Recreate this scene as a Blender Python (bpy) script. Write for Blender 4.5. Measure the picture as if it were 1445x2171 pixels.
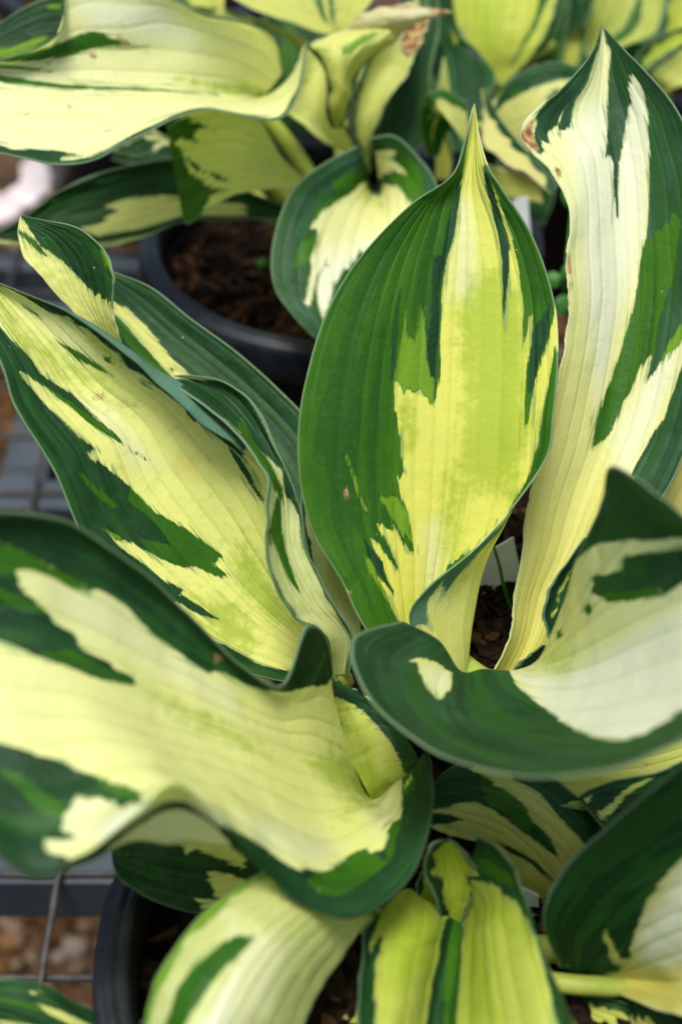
import bpy, math, random
import numpy as np
from mathutils import Vector, Matrix

rng = np.random.default_rng(7)
random.seed(7)
scene = bpy.context.scene
for o in list(bpy.data.objects):
    bpy.data.objects.remove(o)

# ------------------------------------------------------------------ camera
PITCH = math.radians(43.0)
CAM_H = 0.546
FPX = 3015.0                      # focal length in photo pixels (50 mm on 36 mm)
cam_data = bpy.data.cameras.new("camera")
cam = bpy.data.objects.new("camera", cam_data)
scene.collection.objects.link(cam)
cam.location = (0, 0, CAM_H)
cam.rotation_euler = (math.pi / 2 - PITCH, 0, 0)
cam_data.sensor_fit = 'VERTICAL'
cam_data.sensor_height = 36.0
cam_data.sensor_width = 24.0
cam_data.lens = 50.0
cam_data.clip_start = 0.02
cam_data.clip_end = 50.0
cam_data.dof.use_dof = True
cam_data.dof.focus_distance = 0.492
cam_data.dof.aperture_fstop = 6.0
scene.camera = cam

# ------------------------------------------------------------------ sky and sun (soft, bright overcast)
SUN_EL, SUN_AZ = 81.0, 215.0      # azimuth measured clockwise from +Y
world = bpy.data.worlds.new("World")
scene.world = world
world.use_nodes = True
wn, wl = world.node_tree.nodes, world.node_tree.links
wn.clear()
sky = wn.new("ShaderNodeTexSky")
sky.sky_type = 'NISHITA'
sky.sun_disc = False
sky.sun_elevation = math.radians(SUN_EL)
sky.sun_rotation = math.radians(SUN_AZ % 360)
sky.air_density = 1.0
sky.dust_density = 4.0
sky.ozone_density = 1.0
bg = wn.new("ShaderNodeBackground")
bg.inputs['Strength'].default_value = 0.085
wo = wn.new("ShaderNodeOutputWorld")
wl.new(sky.outputs[0], bg.inputs[0])
wl.new(bg.outputs[0], wo.inputs[0])

sun_data = bpy.data.lights.new("sun", 'SUN')
sun_data.energy = 2.3
sun_data.angle = math.radians(20)
sun_data.color = (1.0, 0.985, 0.95)
sun = bpy.data.objects.new("sun", sun_data)
scene.collection.objects.link(sun)
az, el = math.radians(SUN_AZ), math.radians(SUN_EL)
sdir = Vector((math.sin(az) * math.cos(el), math.cos(az) * math.cos(el), math.sin(el)))
sun.rotation_euler = sdir.to_track_quat('Z', 'Y').to_euler()
sun.location = (0, 0, 3)

scene.view_settings.view_transform = 'Standard'
scene.view_settings.look = 'None'
scene.view_settings.gamma = 1.0
scene.view_settings.use_curve_mapping = False
scene.view_settings.exposure = 1.06
scene.render.engine = 'CYCLES'
scene.cycles.max_bounces = 6
scene.cycles.diffuse_bounces = 3
scene.cycles.transmission_bounces = 5

# ------------------------------------------------------------------ basic helpers
SP, CP = math.sin(PITCH), math.cos(PITCH)

def unproj(px, d):
    """photo pixels (N,2) and depth along the optical axis (N,) in metres -> world points"""
    px = np.asarray(px, float); d = np.asarray(d, float)
    X = (px[..., 0] - 722.5) / FPX * d
    Y = (1085.5 - px[..., 1]) / FPX * d
    return np.stack([X, d * CP + Y * SP, CAM_H - d * SP + Y * CP], -1)

def at_z(x, y, z):
    """world point on the height z seen at a photo pixel"""
    t = SP - CP * (1085.5 - y) / FPX
    return unproj(np.array([x, y], float), np.array((CAM_H - z) / t))

def link(name, mesh, mat=None, parent=None):
    o = bpy.data.objects.new(name, mesh)
    scene.collection.objects.link(o)
    if mat is not None:
        mesh.materials.append(mat)
    if parent is not None:
        o.parent = parent
    return o

def empty(name, loc=(0, 0, 0)):
    o = bpy.data.objects.new(name, None)
    o.empty_display_size = 0.02
    o.location = loc
    scene.collection.objects.link(o)
    return o

def tag(o, label=None, cat=None, group=None, kind=None):
    if label: o['label'] = label
    if cat: o['category'] = cat
    if group: o['group'] = group
    if kind: o['kind'] = kind
    return o

def mesh_from(verts, faces, smooth=True):
    m = bpy.data.meshes.new("mesh")
    m.from_pydata([tuple(v) for v in verts], [], faces)
    m.update()
    if smooth:
        m.polygons.foreach_set('use_smooth', [True] * len(m.polygons))
    return m

def mesh_grid(P):
    """fast quad grid mesh from an (n,m,3) array"""
    n, m = P.shape[:2]
    idx = np.arange(n * m).reshape(n, m)
    q = np.stack([idx[:-1, :-1], idx[:-1, 1:], idx[1:, 1:], idx[1:, :-1]], -1).reshape(-1, 4)
    me = bpy.data.meshes.new("mesh")
    me.vertices.add(n * m)
    me.vertices.foreach_set('co', P.reshape(-1).astype(np.float32))
    me.loops.add(q.size)
    me.loops.foreach_set('vertex_index', q.reshape(-1).astype(np.int32))
    me.polygons.add(len(q))
    me.polygons.foreach_set('loop_start', np.arange(0, q.size, 4, dtype=np.int32))
    me.polygons.foreach_set('use_smooth', np.ones(len(q), bool))
    me.update(calc_edges=True)
    me.validate()
    return me

def tube(path, rad, seg=8, cap=True):
    path = np.asarray(path, float); n = len(path)
    rad = np.broadcast_to(np.asarray(rad, float), (n,))
    T = np.gradient(path, axis=0)
    T /= np.linalg.norm(T, axis=1)[:, None] + 1e-12
    ref = np.array([1.0, 0, 0]) if abs(T[0][0]) < 0.8 else np.array([0, 1.0, 0])
    rings = []
    for i in range(n):
        a = ref - T[i] * np.dot(ref, T[i]); a /= np.linalg.norm(a) + 1e-12
        ref = a
        b = np.cross(T[i], a)
        ang = np.linspace(0, 2 * np.pi, seg, endpoint=False)
        rings.append(path[i] + rad[i] * (np.cos(ang)[:, None] * a + np.sin(ang)[:, None] * b))
    V = np.concatenate(rings)
    F = []
    for i in range(n - 1):
        for j in range(seg):
            k = (j + 1) % seg
            F.append((i * seg + j, i * seg + k, (i + 1) * seg + k, (i + 1) * seg + j))
    if cap:
        F.append(tuple(range(seg - 1, -1, -1)))
        F.append(tuple((n - 1) * seg + j for j in range(seg)))
    return V, F

def lathe(profile, seg=96):
    V, F = [], []
    n = len(profile)
    for r, z in profile:
        for j in range(seg):
            a = 2 * math.pi * j / seg
            V.append((r * math.cos(a), r * math.sin(a), z))
    for i in range(n - 1):
        for j in range(seg):
            k = (j + 1) % seg
            F.append((i * seg + j, i * seg + k, (i + 1) * seg + k, (i + 1) * seg + j))
    return V, F

# ------------------------------------------------------------------ materials
def new_mat(name):
    m = bpy.data.materials.new(name)
    m.use_nodes = True
    nt = m.node_tree
    nt.nodes.clear()
    return m, nt

class NB:
    """tiny node-tree builder"""
    def __init__(s, nt): s.nt = nt
    def n(s, t, **kw):
        nd = s.nt.nodes.new(t)
        for k, v in kw.items(): setattr(nd, k, v)
        return nd
    def put(s, sock, v):
        if isinstance(v, bpy.types.NodeSocket): s.nt.links.new(v, sock)
        elif isinstance(v, (tuple, list)) and len(v) == 3 and sock.type == 'RGBA': sock.default_value = (*v, 1)
        else: sock.default_value = v
    def math(s, op, a, b=None, c=None, clamp=False):
        nd = s.n('ShaderNodeMath', operation=op, use_clamp=clamp)
        for i, v in enumerate((a, b, c)):
            if v is not None: s.put(nd.inputs[i], v)
        return nd.outputs[0]
    def mix(s, f, a, b, mode='MIX'):
        nd = s.n('ShaderNodeMix', data_type='RGBA', blend_type=mode)
        s.put(nd.inputs[0], f); s.put(nd.inputs[6], a); s.put(nd.inputs[7], b)
        return nd.outputs[2]
    def smooth(s, x, lo, hi, a=0.0, b=1.0):
        nd = s.n('ShaderNodeMapRange', interpolation_type='SMOOTHSTEP')
        for i, v in enumerate((x, lo, hi, a, b)): s.put(nd.inputs[i], v)
        return nd.outputs[0]
    def attr(s, name, col=False):
        nd = s.n('ShaderNodeAttribute', attribute_name=name)
        return nd.outputs['Color'] if col else nd.outputs['Fac']
    def noise(s, vec, scale, detail=3, rough=0.55, out=0):
        nd = s.n('ShaderNodeTexNoise')
        if vec is not None: s.put(nd.inputs['Vector'], vec)
        nd.inputs['Scale'].default_value = scale
        nd.inputs['Detail'].default_value = detail
        nd.inputs['Roughness'].default_value = rough
        return nd.outputs[out]

def leaf_material():
    m, nt = new_mat("hosta_leaf")
    b = NB(nt)
    geo = b.n('ShaderNodeNewGeometry')
    tex = b.n('ShaderNodeTexCoord')
    obj = tex.outputs['Object']
    uvn = b.n('ShaderNodeUVMap', uv_map='leafuv')
    sep = b.n('ShaderNodeSeparateXYZ'); nt.links.new(uvn.outputs[0], sep.inputs[0])
    U, V = sep.outputs[0], sep.outputs[1]
    basec = b.attr('basecol', True)
    # fine raggedness of the variegation borders (photo pixels)
    comb = b.n('ShaderNodeCombineXYZ')
    b.put(comb.inputs[0], b.math('MULTIPLY', U, 95.0)); b.put(comb.inputs[1], b.math('MULTIPLY', V, 16.0))
    b.put(comb.inputs[2], b.attr('seed'))
    jn = b.noise(comb.outputs[0], 1.0, 3, 0.6)
    jn = b.math('MULTIPLY', b.math('SUBTRACT', jn, 0.5), 13.0)
    fn = b.math('MULTIPLY', b.math('SUBTRACT', b.noise(obj, 900.0, 2, 0.5), 0.5), 4.0)
    jit = b.math('ADD', jn, fn)
    def crisp(name, w=1.6, k=1.0):
        return b.smooth(b.math('ADD', b.attr(name), b.math('MULTIPLY', jit, k)), -w, w)
    mA, mG, mB = crisp('sd_any'), crisp('sd_green'), crisp('sd_bright', 3.0)
    mK = crisp('sd_brown', 5.0, 2.2)
    # low-frequency tone inside the greens
    lf = b.noise(obj, 38.0, 3, 0.6)
    bloom = b.smooth(lf, 0.38, 0.72)
    veil = b.n('ShaderNodeMapping'); nt.links.new(uvn.outputs[0], veil.inputs[0])
    veil.inputs['Scale'].default_value = (34.0, 2.2, 1.0)
    st = b.noise(veil.outputs[0], 1.0, 3, 0.6)            # streaks along the veins
    wat = b.n('ShaderNodeMapping'); nt.links.new(uvn.outputs[0], wat.inputs[0])
    wat.inputs['Scale'].default_value = (9.0, 1.5, 1.0)
    wsep = b.n('ShaderNodeVectorMath', operation='ADD'); nt.links.new(wat.outputs[0], wsep.inputs[0])
    nt.links.new(b.attr('seed', True), wsep.inputs[1])
    wn_ = b.noise(wsep.outputs[0], 1.0, 4, 0.62)
    pan = b.smooth(wn_, 0.525, 0.555)                     # watery panels with crisp borders
    pan2 = b.smooth(wn_, 0.44, 0.415)
    cD = b.mix(b.math('MULTIPLY', b.math('ADD', bloom, 0.35), b.attr('bloom')), (0.0065, 0.041, 0.008), (0.040, 0.112, 0.050))
    cD = b.mix(b.math('MULTIPLY', pan, 0.8), cD, (0.024, 0.094, 0.016))
    cD = b.mix(b.math('MULTIPLY', pan2, 0.55), cD, (0.0045, 0.030, 0.009))
    cG = b.mix(b.smooth(lf, 0.35, 0.7), (0.028, 0.120, 0.005), (0.046, 0.155, 0.007))
    cG = b.mix(b.math('MULTIPLY', pan2, 0.6), cG, (0.018, 0.082, 0.010))
    cG = b.mix(b.math('MULTIPLY', pan, 0.4), cG, (0.070, 0.195, 0.011))
    # fine mottling of the greens: pores and faint cross ribs
    gm = b.noise(obj, 420.0, 3, 0.65)
    cD = b.mix(b.math('MULTIPLY', b.smooth(gm, 0.48, 0.75), 0.35), cD, (0.030, 0.095, 0.028))
    cG = b.mix(b.math('MULTIPLY', b.smooth(gm, 0.48, 0.75), 0.30), cG, (0.070, 0.185, 0.020))
    cB = b.mix(st, (0.115, 0.26, 0.012), (0.21, 0.38, 0.022))
    # soft mottling on the yellow
    mot = b.smooth(b.noise(obj, 260.0, 3, 0.65), 0.52, 0.8)
    motm = b.math('MULTIPLY', mot, b.attr('mottle'))
    col = b.mix(b.math('MULTIPLY', motm, 0.6), basec, (0.30, 0.47, 0.06))
    col = b.mix(b.math('MULTIPLY', b.smooth(st, 0.5, 0.9), 0.16), col, (0.52, 0.60, 0.10))
    lw = b.math('ADD', b.attr('lime'), b.math('MULTIPLY', b.math('SUBTRACT', st, 0.5), 1.1))
    lw = b.math('ADD', lw, b.math('MULTIPLY', b.math('SUBTRACT', b.noise(obj, 210.0, 3, 0.7), 0.5), 1.3))
    lw = b.math('MULTIPLY', b.smooth(lw, 0.1, 0.85), b.smooth(b.attr('lime'), 0.02, 0.3))
    col = b.mix(b.math('MULTIPLY', lw, 0.72), col, b.mix(wn_, (0.26, 0.42, 0.018), (0.42, 0.54, 0.04)))
    fcomb = b.n('ShaderNodeCombineXYZ')
    b.put(fcomb.inputs[0], b.math('MULTIPLY', U, 52.0)); b.put(fcomb.inputs[1], b.math('MULTIPLY', V, 7.0)); b.put(fcomb.inputs[2], b.attr('seed'))
    fz = b.math('MULTIPLY', b.math('SUBTRACT', b.noise(fcomb.outputs[0], 1.3, 3, 0.6), 0.50), 75.0)
    fr_ = b.smooth(b.math('ADD', b.math('ADD', b.attr('sd_any'), fz), 1.0), -3.0, 3.0)
    fr_ = b.math('MULTIPLY', fr_, b.smooth(b.attr('sd_any'), -26.0, -10.0))
    col = b.mix(b.math('MULTIPLY', fr_, 0.75), col, b.mix(mG, (0.26, 0.37, 0.14), (0.26, 0.42, 0.03)))
    tone = b.mix(mB, b.mix(mG, cD, cG), cB)
    col = b.mix(mA, col, tone)
    green = mA
    # veins: parallel lines of constant u, thin, and faint cross veinlets
    uw = b.math('ADD', U, b.math('MULTIPLY', b.math('SINE', b.math('MULTIPLY', b.math('SUBTRACT', U, 0.5), 6.2832)), 0.035))
    uw = b.math('ADD', uw, b.math('MULTIPLY', b.math('SINE', b.math('ADD', b.math('MULTIPLY', U, 21.0), b.attr('seed'))), 0.012))
    uv_ = b.math('MULTIPLY', uw, b.attr('veins'))
    fr = b.math('ABSOLUTE', b.math('SUBTRACT', b.math('FRACT', uv_), 0.5))
    line = b.smooth(fr, 0.0, 0.055, 1.0, 0.0)
    ridge = b.smooth(fr, 0.0, 0.5, 0.0, 1.0)
    wob = b.noise(obj, 160.0, 2, 0.5)
    cross = b.math('SINE', b.math('ADD', b.math('MULTIPLY', V, b.attr('crossn')),
                                  b.math('MULTIPLY', wob, 22.0)))
    cross = b.smooth(cross, 0.55, 1.0)
    veincol = b.mix(green, b.mix(0.8, basec, (0.30, 0.44, 0.02)), (0.030, 0.12, 0.020))
    wide = b.smooth(fr, 0.0, 0.3, 1.0, 0.0)
    col = b.mix(b.math('MULTIPLY', b.math('ADD', b.math('MULTIPLY', line, 0.30), b.math('MULTIPLY', wide, 0.07)), b.attr('veinamt')), col, veincol)
    col = b.mix(b.math('MULTIPLY', b.math('MULTIPLY', cross, 0.07), b.attr('veinamt')), col, veincol)
    # brown scorch
    bn = b.noise(obj, 300.0, 4, 0.7)
    col = b.mix(mK, col, b.mix(b.smooth(bn, 0.35, 0.65), (0.20, 0.075, 0.018), (0.62, 0.44, 0.19)))
    # pale hyaline margin
    edge = b.attr('edge')
    rim = b.smooth(edge, 1.0, b.attr('rimw'), 1.0, 0.0)
    col = b.mix(b.math('MULTIPLY', rim, 0.55), col, b.mix(mA, (0.55, 0.62, 0.34), (0.26, 0.38, 0.21)))
    # dust specks and small blemishes
    vor = b.n('ShaderNodeTexVoronoi'); nt.links.new(obj, vor.inputs['Vector'])
    vor.inputs['Scale'].default_value = 330.0
    vsep = b.n('ShaderNodeSeparateColor'); nt.links.new(vor.outputs['Color'], vsep.inputs[0])
    pick = b.math('GREATER_THAN', vsep.outputs[0], 0.93)
    rad = b.math('MULTIPLY', vsep.outputs[1], 0.14)
    speck = b.math('MULTIPLY', b.math('LESS_THAN', vor.outputs['Distance'], rad), pick)
    col = b.mix(b.math('MULTIPLY', b.math('MULTIPLY', speck, green), 0.55), col, (0.5, 0.56, 0.48))
    vor2 = b.n('ShaderNodeTexVoronoi'); nt.links.new(obj, vor2.inputs['Vector'])
    vor2.inputs['Scale'].default_value = 95.0
    v2 = b.n('ShaderNodeSeparateColor'); nt.links.new(vor2.outputs['Color'], v2.inputs[0])
    pick2 = b.math('GREATER_THAN', v2.outputs[0], 0.955)
    wd = b.math('ADD', vor2.outputs['Distance'], b.math('MULTIPLY', b.math('SUBTRACT', bn, 0.5), 0.12))
    spot = b.math('MULTIPLY', b.math('LESS_THAN', wd, b.math('MULTIPLY', v2.outputs[2], 0.10)), pick2)
    col = b.mix(b.math('MULTIPLY', spot, 0.5), col, (0.22, 0.13, 0.03))
    # underside: duller, glaucous
    under = b.mix(b.math('ADD', 0.35, b.math('MULTIPLY', green, 0.37)), col, b.mix(green, (0.62, 0.66, 0.38), (0.15, 0.30, 0.20)))
    col2 = b.mix(geo.outputs['Backfacing'], col, under)
    # bump
    hn = b.noise(obj, 520.0, 3, 0.6)
    h = b.math('ADD', b.math('MULTIPLY', b.smooth(fr, 0.0, 0.2, 0.0, 1.0), 0.32), b.math('ADD', b.math('MULTIPLY', hn, 0.28), b.math('MULTIPLY', b.noise(obj, 130.0, 2, 0.5), 0.75)))
    bump = b.n('ShaderNodeBump')
    bump.inputs['Strength'].default_value = 0.55
    bump.inputs['Distance'].default_value = 0.0009
    nt.links.new(h, bump.inputs['Height'])
    pr = b.n('ShaderNodeBsdfPrincipled')
    nt.links.new(col2, pr.inputs['Base Color'])
    rough = b.math('ADD', 0.34, b.math('MULTIPLY', b.math('ADD', lf, hn), 0.17))
    nt.links.new(rough, pr.inputs['Roughness'])
    pr.inputs['Specular IOR Level'].default_value = 0.20
    nt.links.new(bump.outputs[0], pr.inputs['Normal'])
    tr = b.n('ShaderNodeBsdfTranslucent')
    gam = b.n('ShaderNodeGamma'); nt.links.new(col, gam.inputs[0]); gam.inputs[1].default_value = 1.25
    tcol = b.mix(1.0, gam.outputs[0], (0.97, 1.0, 0.66), 'MULTIPLY')
    nt.links.new(tcol, tr.inputs['Color'])
    nt.links.new(bump.outputs[0], tr.inputs['Normal'])
    mx = b.n('ShaderNodeMixShader')
    mx.inputs[0].default_value = 0.42
    nt.links.new(pr.outputs[0], mx.inputs[1]); nt.links.new(tr.outputs[0], mx.inputs[2])
    out = b.n('ShaderNodeOutputMaterial')
    nt.links.new(mx.outputs[0], out.inputs[0])
    return m

def simple_mat(name, c1, c2, scale=40.0, rough=0.6, spec=0.3, bump=0.0, bscale=200.0, trans=0.0, detail=4):
    m, nt = new_mat(name)
    b = NB(nt)
    tex = b.n('ShaderNodeTexCoord')
    f = b.smooth(b.noise(tex.outputs['Object'], scale, detail, 0.6), 0.3, 0.7)
    col = b.mix(f, c1, c2)
    pr = b.n('ShaderNodeBsdfPrincipled')
    nt.links.new(col, pr.inputs['Base Color'])
    pr.inputs['Roughness'].default_value = rough
    pr.inputs['Specular IOR Level'].default_value = spec
    if bump:
        bp = b.n('ShaderNodeBump')
        bp.inputs['Strength'].default_value = bump
        bp.inputs['Distance'].default_value = 0.001
        nt.links.new(b.noise(tex.outputs['Object'], bscale, 4, 0.6), bp.inputs['Height'])
        nt.links.new(bp.outputs[0], pr.inputs['Normal'])
    out = b.n('ShaderNodeOutputMaterial')
    if trans:
        tr = b.n('ShaderNodeBsdfTranslucent'); nt.links.new(col, tr.inputs[0])
        mx = b.n('ShaderNodeMixShader'); mx.inputs[0].default_value = trans
        nt.links.new(pr.outputs[0], mx.inputs[1]); nt.links.new(tr.outputs[0], mx.inputs[2])
        nt.links.new(mx.outputs[0], out.inputs[0])
    else:
        nt.links.new(pr.outputs[0], out.inputs[0])
    return m

def chip_mat(name, cols, rough=0.85):
    """pieces in one mesh, each coloured by its own random value"""
    m, nt = new_mat(name)
    b = NB(nt)
    tex = b.n('ShaderNodeTexCoord')
    geo = b.n('ShaderNodeNewGeometry')
    rp = b.n('ShaderNodeValToRGB')
    rp.color_ramp.interpolation = 'LINEAR'
    els = rp.color_ramp.elements
    while len(els) < len(cols): els.new(0.5)
    for i, c in enumerate(cols):
        els[i].position = i / (len(cols) - 1)
        els[i].color = (*c, 1)
    nt.links.new(geo.outputs['Random Per Island'], rp.inputs[0])
    f = b.noise(tex.outputs['Object'], 350.0, 4, 0.65)
    col = b.mix(b.smooth(f, 0.35, 0.75), rp.outputs[0], b.mix(0.5, rp.outputs[0], (0.05, 0.03, 0.015)))
    pr = b.n('ShaderNodeBsdfPrincipled')
    nt.links.new(col, pr.inputs['Base Color'])
    pr.inputs['Roughness'].default_value = rough
    pr.inputs['Specular IOR Level'].default_value = 0.06
    out = b.n('ShaderNodeOutputMaterial')
    nt.links.new(pr.outputs[0], out.inputs[0])
    return m

MAT_LEAF = leaf_material()
MAT_PETIOLE = simple_mat("petiole", (0.42, 0.44, 0.08), (0.26, 0.36, 0.05), 60, 0.45, 0.3, 0.3, 400, 0.2)
MAT_POT = simple_mat("black_plastic", (0.002, 0.0025, 0.0035), (0.005, 0.006, 0.0075), 90, 0.45, 0.2, 0.12, 500)
MAT_RIM = simple_mat("sky_sheen_black_plastic", (0.003, 0.0045, 0.0065), (0.012, 0.016, 0.021), 110, 0.42, 0.3, 0.12, 500)  # lighter bluish colour paints the sky's sheen onto the pot rims
MAT_SOIL = simple_mat("potting_soil", (0.003, 0.002, 0.0015), (0.009, 0.005, 0.003), 160, 0.95, 0.03, 1.0, 300)
MAT_CHIP = chip_mat("bark_chips", [(0.003, 0.002, 0.0015), (0.004, 0.0024, 0.0015), (0.009, 0.0045, 0.0022), (0.003, 0.002, 0.0015), (0.005, 0.003, 0.0018), (0.006, 0.0034, 0.002), (0.09, 0.04, 0.016)])
MAT_WIRE = simple_mat("galvanised_wire", (0.018, 0.017, 0.016), (0.05, 0.045, 0.04), 120, 0.6, 0.3)
MAT_RAIL = simple_mat("grey_metal", (0.028, 0.037, 0.046), (0.048, 0.06, 0.072), 25, 0.6, 0.3)
MAT_GROUND = simple_mat("ground", (0.035, 0.02, 0.01), (0.09, 0.05, 0.026), 30, 0.95, 0.1, 1.0, 80)
MAT_STONE = chip_mat("gravel", [(0.08, 0.035, 0.01), (0.14, 0.065, 0.02), (0.17, 0.10, 0.045), (0.03, 0.015, 0.006), (0.10, 0.045, 0.015), (0.26, 0.22, 0.17)])
MAT_TAG = simple_mat("tag_plastic", (0.66, 0.68, 0.66), (0.74, 0.75, 0.73), 40, 0.5, 0.4, 0, 0, 0.15)
MAT_PALE = simple_mat("sunlit_ground_pale", (0.36, 0.30, 0.29), (0.62, 0.56, 0.55), 45, 0.8, 0.2, 0.6, 160)  # bright pale colour stands in for sunlight on the ground
MAT_WEED = simple_mat("weed_leaf", (0.03, 0.13, 0.02), (0.06, 0.21, 0.03), 80, 0.5, 0.3, 0.2, 300, 0.3)
MAT_CLAY = simple_mat("orange_clay", (0.42, 0.13, 0.05), (0.55, 0.2, 0.08), 60, 0.8, 0.2)

# ------------------------------------------------------------------ leaf builder
def hermite(K, t, axis):
    """non-uniform cubic Hermite through K along an axis; t = parameter of each sample in knot units"""
    K = np.moveaxis(K, axis, 0)
    n = len(K)
    other = tuple(range(1, K.ndim - 1))
    seg = np.linalg.norm(np.diff(K[..., :2], axis=0), axis=-1)
    seg = seg.mean(axis=other) if other else seg
    s = np.concatenate([[0], np.cumsum(np.maximum(seg, 1e-3))])
    M = np.empty_like(K)
    h = np.diff(s)
    dl = np.diff(K, axis=0) / h.reshape((-1,) + (1,) * (K.ndim - 1))
    M[0], M[-1] = dl[0], dl[-1]
    for i in range(1, n - 1):
        M[i] = (dl[i - 1] * h[i] + dl[i] * h[i - 1]) / (h[i] + h[i - 1])
    x = t * s[-1]
    i = np.clip(np.searchsorted(s, x, side='right') - 1, 0, n - 2)
    w = ((x - s[i]) / h[i]).reshape((-1,) + (1,) * (K.ndim - 1))
    hh = h[i].reshape((-1,) + (1,) * (K.ndim - 1))
    w2, w3 = w * w, w * w * w
    R = (2*w3 - 3*w2 + 1) * K[i] + (w3 - 2*w2 + w) * hh * M[i] + (-2*w3 + 3*w2) * K[i+1] + (w3 - w2) * hh * M[i+1]
    return np.moveaxis(R, 0, axis), s[-1]

def sdf(poly, Q):
    """signed distance (positive inside) of points Q (N,2) to a polygon"""
    poly = np.asarray(poly, float)
    d2 = np.full(len(Q), 1e18)
    ins = np.zeros(len(Q), bool)
    for a, c in zip(poly, np.roll(poly, -1, 0)):
        e = c - a
        w = Q - a
        t = np.clip((w @ e) / (e @ e + 1e-9), 0, 1)
        r = w - t[:, None] * e
        d2 = np.minimum(d2, (r * r).sum(1))
        if a[1] != c[1]:
            cond = (a[1] > Q[:, 1]) != (c[1] > Q[:, 1])
            xi = a[0] + (Q[:, 1] - a[1]) / (c[1] - a[1]) * e[0]
            ins ^= cond & (Q[:, 0] < xi)
    d = np.sqrt(d2)
    return np.where(ins, d, -d)

TILE = {i + 1: o for i, o in enumerate([(0, 0), (480, 0), (945, 0), (0, 540), (480, 540), (945, 540),
                                       (0, 1080), (480, 1080), (945, 1080), (0, 1620), (480, 1620), (945, 1620)])}
def T(k, pts):
    ox, oy = TILE[k]
    return [(ox + x / 2.89, oy + y / 2.89) for x, y in pts]

def smooth_noise(n, cells, r):
    k = r.uniform(-1, 1, cells + 3)
    x = np.linspace(0, cells, n)
    i = x.astype(int); f = x - i; f = f * f * (3 - 2 * f)
    return k[i] * (1 - f) + k[i + 1] * f

YEL = (0.72, 0.73, 0.25); LIME = (0.50, 0.58, 0.05); CRM = (0.76, 0.78, 0.42); WHT = (0.80, 0.83, 0.62)
PALE = (0.60, 0.63, 0.34); DULL = (0.44, 0.47, 0.16); OLIVE = (0.36, 0.46, 0.05)
leaf_count = [0]

def row(pts, deps):
    deps = np.interp(np.linspace(0, 1, len(pts)), np.linspace(0, 1, len(deps)), deps)
    return [(x, y, d / 1000.0) for (x, y), d in zip(pts, deps)]

def q(xl, yl, xr, yr, dl, dm, dr, n=5):
    """a simple cross-section from one margin to the other"""
    t = np.linspace(0, 1, n)
    dep = np.interp(t, [0, .5, 1], [dl, dm, dr])
    lin = dl + (dr - dl) * t
    dep = lin + (dm - 0.5 * (dl + dr)) * 4 * t * (1 - t)
    return [(xl + (xr - xl) * a, yl + (yr - yl) * a, d / 1000.0) for a, d in zip(t, dep)]

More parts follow.
